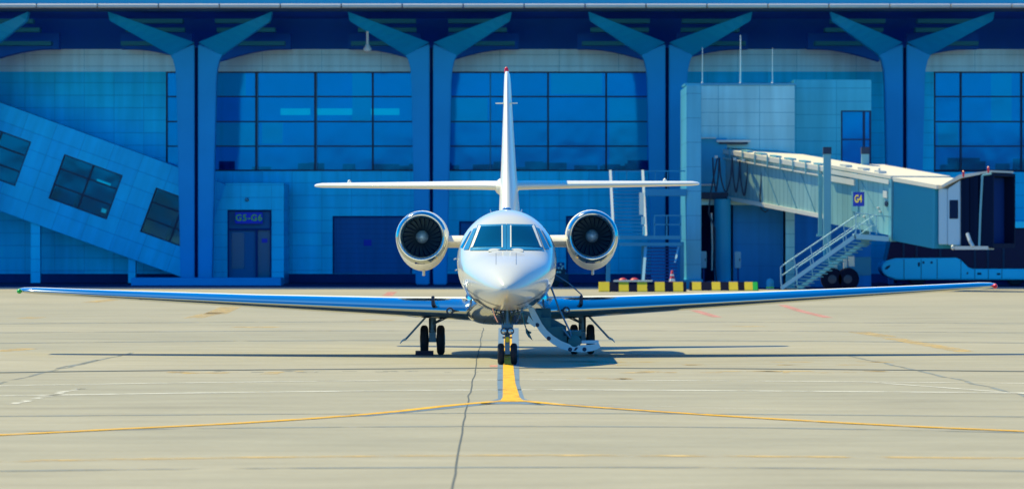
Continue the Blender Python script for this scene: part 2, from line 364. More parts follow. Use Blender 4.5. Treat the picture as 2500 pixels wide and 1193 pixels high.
def b3(mb):
    strip(mb, bez([G(-60,1127), G(400,1119), G(900,1113), G(1250,1111), G(1800,1113), G(2560,1119)], 6), .36, .004)
    for a, b, wd in [((470,776),(530,762),.55),((525,766),(565,748),.7),((610,799),(635,797),1.2),((915,782),(932,780),.9),((2095,810),(2170,822),.5),((2175,825),(2360,858),.45),
                     ((1800,797),(1845,796),.8),((0,857),(70,850),.5),((220,738),(300,728),.6),((60,777),(90,774),.6)]:
        strip(mb, [G(*a), G(*b)], wd, .004)
    rr = random.Random(3)
    for y in (882, 889, 905, 908, 923):
        for k in range(9):
            x = 1380+rr.random()*760; 
            if y == 923: x = 1385+rr.random()*130
            l = 12+rr.random()*46; strip(mb, [G(x, y+rr.random()*2), G(x+l, y+rr.random()*2)], .28+.3*rr.random(), .004)
    for k in range(7):
        x = 370+rr.random()*450; strip(mb, [G(x, 906+rr.random()*8), G(x+20+rr.random()*30, 905+rr.random()*8)], .3, .004)
marks('faded_yellow_lines', 'faded yellow stand markings', Mylf, b3)
def b4(mb):
    strip(mb, bez([G(-60,967), G(600,957), G(1250,951), G(1900,954), G(2560,959)], 6), .34, .004)
    strip(mb, bez([G(-60,942), G(600,932), G(1250,927), G(1900,930), G(2560,936)], 6), .24, .004)
    rr = random.Random(5)
    for k in range(16):
        t = k/15; x = 10+170*t; y = 985-38*t; strip(mb, [G(x+rr.random()*18, y+rr.random()*3), G(x+22+rr.random()*18, y-2+rr.random()*3)], .12, .004)
    strip(mb, [G(2130,933), G(2540,963)], .12, .0045); strip(mb, [G(1240,980), G(1900,1000)], .04, .0044)
marks('white_lines', 'thin white lines across the apron', Mwl, b4)
def b5(mb):
    strip(mb, [G(1695,757), G(1750,774)], 0.3, .004); strip(mb, [G(1910,744), G(1955,759), G(2022,775)], .3, .004)
    strip(mb, [G(945,722), G(958,712)], .4, .004); strip(mb, [G(1196,893), G(1215,893)], 1.1, .0045)
marks('red_marks', 'faded red clearance marks', Mrl, b5)
def jag(a, b, n, amp, rr): return [a+(b-a)*(i/n)+Vector(((rr.random()-.5)*amp, (rr.random()-.5)*amp, 0)) for i in range(n+1)]
def b6(mb):
    rr = random.Random(11)
    strip(mb, jag(G(1180,800), G(1160,905), 16, .035, rr)+jag(G(1160,905), G(1140,985), 10, .03, rr)[1:]+jag(G(1140,985), G(1103,1200), 14, .012, rr)[1:], .02, .0045)
marks('pavement_crack', 'long sealed crack running to the camera', Mcr, b6)
def b6b(mb):
    rr = random.Random(12)
    a = [G(-60,910), G(300,905), G(800,901), G(1250,898), G(1700,899), G(2100,902), G(2560,907)]
    strip(mb, [p+Vector((0,(rr.random()-.5)*.10,0)) for p in bez(a, 10)], .42, .006)
marks('drain_joint', 'dark slab joint crossing the apron', Mcr, b6b)
def b7(mb):
    rr = random.Random(13)
    for ys in ((1055,1044,1040,1044,1056), (1150,1143,1140,1142,1150), (1016,1011,1008,1011,1017), (838,832,830,832,837), (790,786,784,786,790),(812,808,806,808,812)):
        strip(mb, bez([G(-60+650*i, y) for i, y in enumerate(ys)], 6), .3 if ys[0] > 900 else .6, .003)
    for a, b in [((-40,946),(230,878)), ((2070,868),(2250,905)), ((2250,905),(2540,975)), ((150,900),(330,860))]:
        strip(mb, jag(G(*a), G(*b), 12, .12, rr), .09, .0032)
    for k in range(26):
        x = 400+rr.random()*1000; y = 905+rr.random()*4; strip(mb, [G(x, y), G(x+10+rr.random()*30, y)], .12, .0036)
    for k in range(24): strip(mb, [G(1580+k*3, 900.5), G(1581.5+k*3, 900.5)], .3, .0068)
marks('slab_joints', 'faint joints between the concrete slabs', Mjt, b7)

# ------------------------------------------------------------------ terminal building
DF, DC = 258.0, 247.0                                  # distance of facade and of columns
T = thing('terminal_building', (0, DF, 0), 'long blue clad airport terminal with forked columns, wide windows and overhanging roof', 'terminal')
wl = MB()
def wr(x0, x1, y0, y1): wl.pbox(x0, x1, y0, y1, DF, .3)
wr(-260,405,175,690); wr(405,1592,418,690)
wr(1592,2280,175,690); wr(2280,2900,420,545)
wl.build('facade_wall', M_wall, T)
MB().pbox(-260,2900,120.5,175,DF-.06,.36).build('upper_band', M_upper, T)
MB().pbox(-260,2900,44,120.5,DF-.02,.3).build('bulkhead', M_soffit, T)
MB().pbox(-260,520,668,690,DF-.15,.15).pbox(693,815,668,690,DF-.15,.15).pbox(815,2280,668,690,DF-.15,.15).build('plinth', M_plinth, T)
MB().pbox(2280,2900,545,572,DF-1.2,1.5).build('canopy_ledge', M_framel, T)
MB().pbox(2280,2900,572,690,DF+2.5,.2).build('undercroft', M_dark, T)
XR = 48
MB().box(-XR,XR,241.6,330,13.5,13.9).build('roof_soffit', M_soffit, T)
rf = MB().prism([(-XR,240.2,13.43),(-XR,240.2,14.0),(-XR,246,15.0),(-XR,330,15.3),(-XR,330,13.91),(-XR,241.5,13.91),(-XR,241.5,13.43)], (2*XR,0,0))
rf.build('roof', M_fascia, T)
tr = MB()
x = PX(-208, 239.7)
while x < XR:
    tr.tube([(x+.02,239.7,13.31), (x+2.86,239.7,13.31)], .105, 14); tr.box(x+.02, x+2.86, 239.75, 241.4, 13.22, 13.38); x += 2.9
tr.build('roof_edge_trim', M_trim, T, smooth=40)
MB().box(-XR,XR,239.8,241.5,13.12,13.21).build('gutter', M_navy, T)
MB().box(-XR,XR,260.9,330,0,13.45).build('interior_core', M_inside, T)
# windows
def window(x0, x1, mull, y0=175, y1=418, tr_=(236,297,357), lights=()):
    fr = MB(); D = DF
    fr.pbox(x0, x1, y0, y0+3.5, D+.02, .2); fr.pbox(x0, x1, y1-4, y1, D+.02, .2)
    fr.pbox(x0, x0+4, y0+3.5, y1-4, D+.02, .2); fr.pbox(x1-4, x1, y0+3.5, y1-4, D+.02, .2)
    for y in tr_: fr.pbox(x0+4, x1-4, y-1.6, y+1.6, D+.04, .14)
    for xx in mull: fr.pbox(xx-2.2, xx+2.2, y0+3.5, y1-4, D-.02, .24)
    fo = fr.build('window', M_frame, T)
    MB().pbox(x0, x1, y0, y1, D+.2, .02).build('pane', M_glass, fo)
    if lights:
        for xx in lights: MB().pbox(xx-1.2, xx+1.6, y0+3.5, y1-4, D-.06, .035).build('mullion_glint', M_framel, fo)  # pale strip paints the bright reflection along a mullion edge
    return fo
window(405, 478, [], tr_=(236,297,357))
window(480, 1050, [520, 625, 769, 910], lights=(628.5, 772.5))
window(1052, 1592, [1090, 1338, 1480, 1586], lights=(1197,))
window(2280, 2900, [2346, 2494, 2640])
# interior bits seen through glass
it = MB()
for a, b in ((685,757),(771,866),(873,886),(891,975)): it.pbox(a, b, 265, 281, 260.2, .12)
build_each(it, 'interior_lamp', M_lamp, T)
fu = MB(); rr = random.Random(2)
for k in range(26):
    x = 500+rr.random()*1080; fu.pbox(x, x+20+rr.random()*50, 390+rr.random()*20, 424, 259.4+rr.random()*.9, .4)
for k in range(8):
    x = 2290+rr.random()*300; fu.pbox(x, x+20+rr.random()*60, 385+rr.random()*22, 424, 259.4+rr.random()*.9, .4)
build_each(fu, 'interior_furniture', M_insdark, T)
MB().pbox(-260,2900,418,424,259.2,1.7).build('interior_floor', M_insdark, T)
lp = MB()
for a, b, c, d in ((528,622,300,356),(640,690,300,350),(528,600,178,234),(860,905,178,296),(1488,1580,240,420),(1100,1190,240,300),(1345,1470,178,230),(2290,2340,300,360),(2420,2470,180,300)):
    lp.pbox(a, b, c, d, 260.0+rr.random()*.5, .1)
build_each(lp, 'interior_partition', emit('partition_cyan_glow', (.0,.30,.55), .22), T)  # partitions given a faint glow of their own to brighten the panes
# garage shutters, small notice
for x0, x1, y0 in ((815,1003,530),(1124,1262,543),(1385,1478,530)):
    f = MB(); f.pbox(x0-3, x0+1, y0-3, 667, DF-.08, .08); f.pbox(x1-1, x1+3, y0-3, 667, DF-.08, .08); f.pbox(x0+1, x1-1, y0-3, y0+1, DF-.08, .08)
    d = f.build('shutter_door', M_plinth, T); MB().pbox(x0+1, x1-1, y0+1, 667, DF-.04, .03).build('curtain', M_shutter, d)
MB().pbox(888,907,585,600,DF-.07,.03).build('door_plate', M_sign, T)
# forked columns
def column(cx):
    xc = PX(cx, DC)
    c = MB()
    for s in (-1, 1):
        c.box(*sorted((xc+s*.09, xc+s*.98)), DC, DC+1.0, 0, 10.4) if False else None
        pts = [(s*.09,0),(s*.09,11.78),(s*1.30,11.28),(s*1.14,11.0),(s*1.03,10.55),(s*.98,9.9),(s*.76,0)]
        c.prism([(xc+x, DC, z) for x, z in pts], (0,1.0,0))
    o = c.build('column', M_column, T, bevel=.05)
    for s in (-1, 1):
        a = MB(); rings = []
        for t in [i/8 for i in range(9)]:
            xu = .09+(3.95-.09)*t; zu = 11.86+(13.16-11.86)*t
            xl = 1.24+(3.86-1.24)*t; zl = 11.22+(12.72-11.22)*t
            y = DC-.02-4.9*t
            rings.append([(xc+s*xu, y, zu), (xc+s*xl, y, zl), (xc+s*xl, y+.95, zl), (xc+s*xu, y+.95, zu)])
        a.loft(rings); a.build('arm', M_arm, o, bevel=.03)
        sl = MB()
        for z, x1, y in ((12.62,3.7,250.4),(12.02,4.1,252.2),(13.0,3.5,249)):
            sl.box(*sorted((xc+s*.8, xc+s*x1)), y, y+1.2, z-.1, z+.1)
        build_each(sl, 'slat', M_slat, o)
        k = MB(); n = 8
        top = [(xc+s*(.7+3.6*i/n), 254.5, 12.6) for i in range(n+1)]
        bot = [(xc+s*(.7+3.6*i/n), 254.5, 11.2+.62*math.sin(min(1, i/n*1.15)*math.pi/2)) for i in range(n+1)]
        k.prism(bot+top[::-1], (0,1.2,0)); k.build('haunch', M_soffit, o)
    MB().box(xc-.075, xc+.075, DC+.3, DC+.6, 0, 11.6).build('joint_strip', M_dark, o)
    return o
for cx in (-104, 479, 1053, 1629, 2209, 2790): column(cx)
# service tower in front of the facade
tw = MB(); D = 236.0
tw.pbox(1938,2053,195,520,D,8).pbox(2053,2127,195,270,D,8).pbox(2053,2127,402,520,D,8)
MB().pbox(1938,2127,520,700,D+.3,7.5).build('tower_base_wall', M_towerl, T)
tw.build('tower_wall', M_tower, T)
f = MB(); f.pbox(2053,2057,270,402,D+.05,.2); f.pbox(2123,2127,270,402,D+.05,.2); f.pbox(2057,2123,270,273,D+.05,.2); f.pbox(2057,2123,399,402,D+.05,.2)
f.pbox(2107,2112,273,399,D+.05,.2); f.pbox(2057,2107,339,342,D+.06,.15); f.pbox(2112,2123,339,342,D+.06,.15)
wo = f.build('window', M_frame, T); MB().pbox(2053,2127,270,402,D+.27,.02).build('pane', M_glass, wo)
MB().pbox(2053,2127,270,402,D+2,.05).build('interior_partition', M_inside, T)
D2 = 232.0
b = MB(); b.pbox(1712,1940,208,500,D2,3.99).pbox(1918,1940,500,703,D2,3.99)
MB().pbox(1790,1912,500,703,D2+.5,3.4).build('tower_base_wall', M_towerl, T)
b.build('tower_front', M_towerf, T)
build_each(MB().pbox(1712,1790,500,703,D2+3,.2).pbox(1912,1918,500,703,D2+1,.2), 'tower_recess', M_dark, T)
MB().pbox(1676,1712,208,696,227.2,8).build('tower_pillar', M_pillar, T, bevel=.03)
MB().pbox(1670,1716,682,709,226.9,5).build('pillar_base', M_stairb, T)
MB().pbox(1672,1945,203,208,D2-.1,4.2).build('tower_coping', M_framel, T)
for px, y0, y1, r in ((1715,117,206,.022),(1808,86,206,.034),(1886,117,206,.022)):
    q = P(px, y1, D2+1); t = P(px, y0, D2+1)
    o = thing('antenna_mast', q, {1715:'thin pale antenna mast nearest the forked column on the blue tower roof',1808:'tallest white antenna mast in the middle of the blue tower roof',1886:'short slim antenna mast near the right end of the pale tower front'}[px], 'antenna', 'antenna masts on the tower roof')
    MB().tube([q, t], r, 8, r*.6).build('mast', M_whitep, o)
    MB().lathe(q, (0,0,1), [(0,.07),(.05,.07),(.1,.04)], 10).build('base', M_trim, o)
# hanging camera
q = P(897, 76, 242)
o = thing('hanging_camera', q, 'white dome camera hanging on a pole under the terminal roof', 'camera')
MB().tube([P(897,77,242.4), P(897,112,242.4)], .06, 10).build('pole', M_cream, o)
MB().lathe(P(897,108,242.4), (0,0,-1), [(0,.07),(.1,.12),(.22,.2),(.28,.2),(.36,.14),(.42,.02)], 14).build('dome', M_cream, o, smooth=40)

# ------------------------------------------------------------------ enclosed ramp with gate door
DR = 252.0; ang = math.radians(20); kx = DR/F
R_ = thing('enclosed_ramp', P(440, 694, DR), 'sloping blue clad passage with tilted windows running down to the gate door', 'ramp')
ori = P(0, 250, DR)
class LB(MB): pass
def lbox(mb, u0, u1, v0, v1, d0, d1): mb.box(u0*kx, u1*kx, d0, d1, -v1*kx, -v0*kx)
def lbuild(mb, name, m, parent=None):
    o = mb.build(name, m, None)
    o.rotation_euler = (0, ang, 0)
    if parent is None:
        o.parent = R_; o.location = ori-Vector(R_['_o'])
    else: o.parent = parent; o.rotation_euler = (0,0,0)
    return o
wins = [(-62, 90), (276, 428), (514, 666)]
wins = [(37, 189), (275, 427), (513, 600)]
wins = [(u-0, v) for u, v in wins]
U0, U1, V1 = -260, 590, 249
# window left-top in ramp coordinates: px = u*cos - v*sin, py = 250 + u*sin + v*cos
def toUV(px, py): 
    dy = py-250; return px*math.cos(ang)+dy*math.sin(ang), -px*math.sin(ang)+dy*math.cos(ang)
wt = toUV(157,376); u_b = wt[0]; vt = wt[1]; vb = vt+115
wins = [(u_b-238, u_b-86), (u_b, u_b+152), (u_b+238, U1-20)]
mb = MB(); lbox(mb, U0, U1, 0, vt, 0, 3); lbox(mb, U0, U1, vb, V1, 0, 3)
prev = U0
for a, c in wins: lbox(mb, prev, a, vt, vb, 0, 3); prev = c
lbox(mb, prev, U1, vt, vb, 0, 3)
lbuild(mb, 'wall', M_ramp)
for i, (a, c) in enumerate(wins):
    f = MB(); lbox(f, a, c, vt, vt+3, .06, .2); lbox(f, a, c, vb-3, vb, .06, .2); lbox(f, a, a+3, vt+3, vb-3, .06, .2); lbox(f, c-3, c, vt+3, vb-3, .06, .2)
    m_ = a+76
    lbox(f, m_-2, m_+2, vt+3, vb-3, .05, .2)
    for fr_ in (.32, .68):
        v_ = vt+(vb-vt)*fr_; lbox(f, a+3, m_-2, v_-2, v_+2, .08, .2)
        if c-3 > m_+2: lbox(f, m_+2, c-3, v_-2, v_+2, .08, .2)
    wo = lbuild(f, 'window', M_frame)
    p = MB(); lbox(p, a, c, vt, vb, .2, .22); po = lbuild(p, 'pane', M_glass, wo)
    q = MB(); lbox(q, a, c, vt, vb, 1.6, 1.7); lbox(q, a+20, a+60, vb-50, vb, 1.0, 1.2); qo = lbuild(q, 'interior_wall', M_plinth, wo)
    if i == 1:
        q = MB(); lbox(q, a+92, a+128, vt+30, vt+37, 1.0, 1.05); lbox(q, a+128, a+140, vb-22, vb-12, 1.0, 1.05); lbuild(q, 'interior_lamp', M_lamp, wo)
# roof strip of the ramp and posts
for x0, x1, y0 in ((75,98,528),(313,331,612)):
    MB().pbox(x0, x1, y0, 690, DR+.3, .6).build('post', M_wall, R_)
# portal with door
pr = MB(); Dp = DR-.5
def pp(px, py): return P(px, py, Dp)
pr.prism([pp(552,447), pp(693,447), pp(693,512), pp(555,512), pp(530,512)], (0,5.5,0))
pr.prism([pp(530,512), pp(555,512), pp(555,694), pp(468,694)], (0,5.5,0))
pr.prism([pp(663,512), pp(693,512), pp(693,694), pp(663,694)], (0,5.5,0))
pr.build('portal', panel('portal_cladding', (.004,.63,1.0), (.004,.58,.97), SEAM, 1.53, .62, rough=.35, metal=.6), R_)
d = MB(); d.pbox(555,559,512,694,Dp+.15,.3); d.pbox(659,663,512,694,Dp+.15,.3); d.pbox(559,659,512,516,Dp+.15,.3); d.pbox(559,659,557,562,Dp+.15,.3); d.pbox(624,629,562,694,Dp+.15,.3)
do = d.build('gate_door', M_plinth, R_)
MB().pbox(559,659,516,557,Dp+.3,.05).build('transom', M_door, do)
MB().pbox(559,624,562,694,Dp+.3,.05).build('leaf', M_door, do); MB().pbox(629,659,562,694,Dp+.3,.05).build('leaf', M_doorg, do)
MB().pbox(566,596,568,655,Dp+.27,.03).build('glazing', M_doorg, do); MB().pbox(639,653,582,592,Dp+.27,.03).build('notice', M_sign, do)
sg = thing('gate_sign', P(607,546,Dp+.1), 'blue sign with green yellow lettering G5-G6 above the gate door', 'sign')
MB().pbox(574,641,518,546,Dp-.12,.25).build('plate', M_sign, sg, bevel=.01)
text_mesh('lettering', 'G5-G6', .44, M_signg, sg, P(607.5,532,Dp-.13), spacing=1.12)
cm = thing('dome_camera', P(603,490,Dp), 'tiny white camera on the wall above the gate door', 'camera')
MB().lathe(P(603,487,Dp), (0,-1,0), [(0,.06),(.1,.06),(.14,.1),(.24,.09),(.3,.03)], 12).build('housing', M_box, cm, smooth=40)
pl = MB().pbox(320,686,678,698,243,3).build('entrance_step', M_column, bevel=.03); tag(pl, 'long low blue step in front of the gate door and forked column', 'step')

# ------------------------------------------------------------------ jet bridge
A = Vector((.5,-.866,0)); N = Vector((-.866,-.5,0)); SL = -.11
S0 = Vector((9.34, 232, 0))
AX = Vector((A.x, A.y, SL))
BR = thing('jet_bridge', (14, 221, 0), 'pale telescopic passenger boarding bridge sloping down from the blue tower to its dark hooded cab', 'jet bridge')
def bp(s, d, z): return S0+A*s-N*d+Vector((0,0,6.36+SL*s+z))       # along, depth away from viewer, height over top edge
def tunnel(name, s0, s1, d0, d1, z0, z1, m, parent=BR, bevel=0):
    mb = MB(); o = bp(s0, d0, z0); mb.obox(o, bp(s1,d0,z0)-o, bp(s0,d1,z0)-o, Vector((0,0,z1-z0)))
    return mb, mb.build(name, m, parent, bevel=bevel)
def along(mb, s0, s1, d0, d1, z0, z1): o = bp(s0, d0, z0); mb.obox(o, bp(s1,d0,z0)-o, bp(s0,d1,z0)-o, Vector((0,0,z1-z0)))
_, inner = tunnel('inner_tunnel', 0, 9.8, 0, 2.6, -2.1, 0, M_bridge)
r = MB(); along(r, -.2, 9.9, -.05, 2.65, .001, .12); r.build('roof', M_roofc, inner)
r = MB(); along(r, 0, 9.6, -.1, -.005, -.1, .1); along(r, 0, 9.6, -.12, -.005, -.34, -.28); along(r, 1.2, 9.6, -.08, -.005, -2.2, -2.02); r.build('edge_rail', M_cream, inner)
r = MB()
for s, e in ((2.9,3.9),(4.2,5.4),(5.7,6.9),(7.2,8.4)):
    r.tube([bp(s,-.03,-.35), bp(e,-.03,-2.0)], .018, 6)
build_each(r, 'brace_wire', M_trimb, inner)
r = MB()
for k in range(9): along(r, .4+k*1.05, .46+k*1.05, -.14, -.1, -.34, .2)
for s in (2.2,3.4,4.6,5.8,7.0,8.2): along(r, s, s+.5, .02, .35, .125, .2)
build_each(r, 'roof_bracket', M_trimb, inner)
_, outer = tunnel('outer_tunnel', 9.6, 14.6, -.18, 2.85, -2.35, .12, M_bridgeb)
r = MB(); along(r, 9.5, 14.7, -.25, 2.9, .121, .26); r.build('roof', M_roofc, outer)
r = MB(); along(r, 9.5, 14.6, -.3, -.19, -.12, .06); along(r, 10.0, 11.9, -.3, -.19, -.45, -.2); r.build('edge_rail', M_cream, outer)
r = MB(); along(r, 11.6, 12.1, -.23, -.185, -1.6, .1); r.tube([bp(12.3,-.2,-.2), bp(13.4,-.2,-1.3)], .015, 6); r.build('seam_strip', M_trimb, outer)
r = MB(); along(r, 14.05, 14.35, -.22, -.185, -.75, -.45); r.build('cream_box', M_cream, outer)
r = MB(); r.lathe(bp(14.3,-.185,-1.0), N, [(0,.12),(.05,.12),(.06,.02)], 14); r.build('porthole', M_navy, outer)
r = MB()
for s, z in ((13.7,-1.25),(13.85,-1.4),(12.6,-1.75)): r.lathe(bp(s,-.185,z), N, [(0,.05),(.08,.05),(.1,.01)], 8)
for s in (10.5,11.9,13.2): along(r, s, s+.45, -.1, .25, .262, .36)
r.lathe(bp(13.6,-.1,.26), (0,0,1), [(0,.05),(.2,.05),(.25,.01)], 8)
build_each(r, 'fitting', M_trim, outer)
# corrugated section
mb = MB(); n = 46; rings = []
for i in range(n+1):
    s = 14.62+3.25*i/n; e = -.12 - (.05 if i % 2 else 0)
    rings.append([bp(s, e*1.3, -2.55), bp(s, 2.75, -2.55), bp(s, 2.75, .02), bp(s, e, .02)])
mb.loft(rings); mb.build('corrugated_bellows', M_rib, BR)
r = MB(); along(r, 14.6, 18.1, -.2, 2.9, .03, .2); r.build('bellows_roof', M_roofc, BR)
r = MB(); along(r, 14.55, 14.75, -.26, 0, -2.6, .1); r.build('end_frame', M_trimb, BR)
# cab
c = Vector((.92,-.38,0)).normalized(); wv = Vector((.38,.92,0)).normalized()
C0 = P(2291, 576, 216.4); C0.z = 0
def cb(a, d, z): return C0+c*a+wv*d+Vector((0,0,z))
def cbox(mb, a0, a1, d0, d1, z0, z1, dz=0): o = cb(a0,d0,z0); mb.obox(o, cb(a1,d0,z0+dz)-o, cb(a0,d1,z0)-o, Vector((0,0,z1-z0)))
m_ = MB(); cbox(m_, 0, .42, 0, 2.9, 2.02, 4.4); m_.build('cab_post', M_cabp, BR, bevel=.03)
m_ = MB(); o = [cb(.45,-.1,2.0), cb(1.02,-.1,1.98), cb(1.02,-.1,4.78), cb(.45,-.1,4.42)]; m_.prism(o, wv*3.0)
cabo = m_.build('cab', M_cabp, BR, bevel=.03)
m_ = MB(); cbox(m_, .53, .92, -.125, -.101, 3.12, 3.92); m_.build('cab_window', M_busg, cabo, bevel=.05)
m_ = MB(); o = [cb(.2,-.2,4.45), cb(1.1,-.2,4.86), cb(2.45,-.2,5.1), cb(2.45,-.2,5.18), cb(1.0,-.2,5.0), cb(.2,-.2,4.55)]; m_.prism(o, wv*3.2); m_.build('cab_roof', M_roofc, BR)
m_ = MB()
for i in range(5):
    a = 1.04+.2*i; zt = 4.78+.08*i; e = .05*(i % 2)
    o = [cb(a,-.12-e,1.96), cb(a+.19,-.12-e,1.95), cb(a+.19,-.12-e,zt+.04), cb(a,-.12-e,zt)]; m_.prism(o, wv*(3.0+2*e))
m_.build('hood_bellows', M_hood, BR)
m_ = MB()
for d0, d1, z0, z1 in ((-.2,-.05,1.9,5.05),(2.95,3.1,1.9,5.05)):
    m_.prism([cb(1.94,d0,z0), cb(2.5,d0,z0-.02), cb(2.5,d0,z1+.02), cb(1.94,d0,z1)], wv*(d1-d0))
m_.prism([cb(1.94,-.05,4.9), cb(2.5,-.05,4.95), cb(2.5,-.05,5.07), cb(1.94,-.05,5.05)], wv*3.0)
m_.prism([cb(1.94,-.05,1.88), cb(2.5,-.05,1.86), cb(2.5,-.05,2.06), cb(1.94,-.05,2.06)], wv*3.0)
m_.build('hood', M_hood, BR)
m_ = MB(); m_.tube([cb(1.9,-.22,1.95), cb(1.95,-.22,3.4), cb(2.04,-.22,4.98)], .05, 8); m_.tube([cb(2.04,-.22,4.98), cb(2.45,-.22,5.04)], .04, 8); m_.build('hood_edge', M_trimb, BR)
m_ = MB(); cbox(m_, 1.98, 2.05, -.04, 2.94, 2.07, 4.88); m_.build('doorway', M_dark, BR)
m_ = MB(); cbox(m_, .8, 2.3, -.25, .6, 1.8, 1.95); m_.tube([P(2362,570,214.5), P(2368,588,214.3), P(2376,602,214.2)], .08, 8); m_.lathe(P(2326,610,215), (0,0,1), [(0,.02),(.06,.07),(.16,.07),(.22,.02)], 10); m_.build('leveller', M_trim, BR)
for px, py, D in ((2352,424,214.6),(2413,414,214.4)):
    m_ = MB(); m_.lathe(P(px,py,D), (0,0,1), [(-.15,.03),(0,.05),(.1,.05),(.14,.01)], 10); m_.build('warning_lamp', M_red, BR)
# rotunda at the tower
m_ = MB(); m_.pbox(1702,1775,337,470,231.2,.75); m_.build('rotunda', M_stairb, BR, bevel=.02)
m_ = MB(); m_.pbox(1700,1704,337,452,231.0,.15); m_.pbox(1704,1748,449,453,231.0,.15); m_.pbox(1700,1748,335,338,231,.8); m_.pbox(1750,1832,342,347,231.0,.9); m_.build('rotunda_trim', M_cream, BR)
m_ = MB(); m_.pbox(1756,1826,347,352,231.1,.7); m_.pbox(1704,1790,470,486,231,1); build_each(m_, 'rotunda_base', M_navy, BR)
q = G(1764, 703); q.y = 230.6; q.x = PX(1764, 230.6)
m_ = MB(); m_.lathe((q.x, q.y, 0), (0,0,1), [(0,.75),(.32,.75),(.33,.38),(PZ(486,230.6),.38)], 20); m_.build('pedestal', M_stairb, BR, smooth=30)
m_ = MB(); m_.tube([P(1737,520,230), P(1739,600,230), P(1738,660,230)], .04, 8); m_.build('downpipe', M_cream, BR)
# gantry legs, wheels
for s_, nm in ((0, 0), (1, 1)):
    px = (2020, 2113)[s_]; D = (221.6, 224.4)[s_]
    m_ = MB(); m_.pbox(px-9, px+9, 368, 600, D, .4); g_ = m_.build('lift_column', M_trimb, BR, bevel=.02)
    m_ = MB(); m_.pbox(px-10, px+10, 359, 376, D-.03, .46); m_.build('motor_cap', M_navy, g_)
m_ = MB(); m_.pbox(1998,2008,425,572,222.2,.2); m_.pbox(1994,2010,571,577,222.1,.3); m_.build('strut', M_trimb, BR)
m_ = MB(); m_.pbox(2030,2127,627,672,222.5,2.0); m_.pbox(2012,2030,600,640,221.6,.5); m_.build('bogie_frame', M_stairs, BR, bevel=.03)
m_ = MB(); m_.pbox(2060,2068,628,660,220.5,.3); m_.pbox(2072,2086,626,650,220.5,.3); m_.pbox(2028,2044,645,668,220.5,.3); build_each(m_, 'jack', M_trim, BR)
for px in (2032, 2070):
    for dd in (0, 1.4):
        m_ = MB(); q = P(px, 0, 220+dd); q.z = .5
        m_.lathe(q, (0,1,0), [(0,.2),(.0,.42),(.06,.5),(.3,.5),(.36,.42),(.36,.2)], 22); wh = m_.build('wheel', M_blk, BR, smooth=40)
        m_ = MB(); m_.lathe(q+Vector((0,-.03,0)), (0,1,0), [(0,.05),(.02,.19),(.04,.19)], 14); m_.build('hub', M_navy, wh)
# festoon cables
m_ = MB()
def loop(pts, D): m_.tube([P(x, y, D) for x, y in pts], .035, 6)
def cat(x0, x1, y, yb, D):
    pts = []
    for i in range(15):
        t = i/14; pts.append((x0+(x1-x0)*t + 6*math.sin(2*math.pi*t)*.3, y+(yb-y)*(math.sin(math.pi*t)**.45)))
    loop(pts, D)
for x0, x1, y, yb in ((1740,1756,385,468),(1756,1788,385,468),(1788,1806,392,470),(1806,1826,392,478),(1826,1836,396,480),(1836,1848,398,476),(1838,1862,400,492)): cat(x0, x1, y, yb, 229.6)
loop([(1752,383),(1735,470),(1730,520),(1746,560),(1746,650),(1750,690)], 229.6)
loop([(1861,410),(1855,480),(1858,510),(1868,518),(1876,512)], 228.6)
build_each(m_, 'cable', M_navy, BR, smooth=60)
m_ = MB()
for px, py in ((1745,383),(1790,388),(1812,391),(1832,396),(1852,402),(1866,406)): m_.pbox(px, px+7, py-3, py+3, 229.3, .3)
build_each(m_, 'cable_hanger', M_trim, BR)
# bridge service stairs
Ds = 218.6
ST = thing('boarding_stair', G(1910, 709), 'pale metal stair with handrails leading up to the boarding bridge landing', 'stairs')
def st(px, py, dd=0): return P(px+42*dd, py+3*dd, Ds+.75*dd)
m_ = MB()
for dd in (0, .95):
    m_.prism([st(1905,700,dd), st(1909,708,dd), st(2090,581,dd), st(2087,571,dd)], (0,.06,0))
m_.build('stringer', M_rail, ST)
m_ = MB()
for i in range(17):
    t = i/16; px = 1922+170*t; py = 703-118*t
    a_ = st(px-5, py, .08); m_.obox(a_, st(px+7, py, .08)-a_, st(px-5, py, .93)-a_, (0,0,.04))
build_each(m_, 'tread', M_tread, ST)
for dd in (.02, .95):
    m_ = MB()
    m_.tube([st(1910,704,dd), st(1906,690,dd), st(1905,652,dd), st(1912,646,dd), st(2084,530,dd), st(2100,522,dd)], .028, 8)
    m_.tube([st(1908,672,dd), st(2090,548,dd)], .02, 8)
    for t in (.22, .44, .66, .88):
        a = st(1905+183*t, 701-129*t, dd); m_.tube([a, st(1905+183*t-8, 652-118*t, dd)], .02, 6)
    m_.build('handrail', M_rail, ST)
m_ = MB(); m_.prism([st(2086,570), st(2170,577), st(2170,589), st(2140,587), st(2086,582)], (0,1.3,0)); m_.build('landing', M_rail, ST)
m_ = MB()
for a, b in ((2090,521),(2124,524),(2140,526)): m_.tube([st(a,572), st(a-1,b)], .022, 6)
m_.tube([st(2088,519), st(2140,526), st(2140,526,1.2)], .026, 8); m_.tube([st(2088,545), st(2140,551)], .02, 8); m_.tube([st(2086,570,.01), st(2100,540,.01)], .016, 6)
m_.build('guard_rail', M_rail, ST)
s4 = thing('bridge_sign', bp(12.3,-.27,-1.3), 'square blue sign with yellow lettering G4 on the boarding bridge', 'sign')
# sign plane faces the viewer on the tunnel side
c4 = P(2097, 486, 218.4)
s4.location = c4; s4['_o'] = tuple(c4)
th = math.atan2(.5, .866)
MB().obox(c4-A*.42-Vector((0,0,.31))+N*.0, A*.84, N*.03, Vector((0,0,.62))).build('plate', M_signd, s4)
text_mesh('lettering', 'G4', .46, M_signy, s4, c4+N*.036, rotz=math.atan2(A.y, A.x), spacing=1.05)

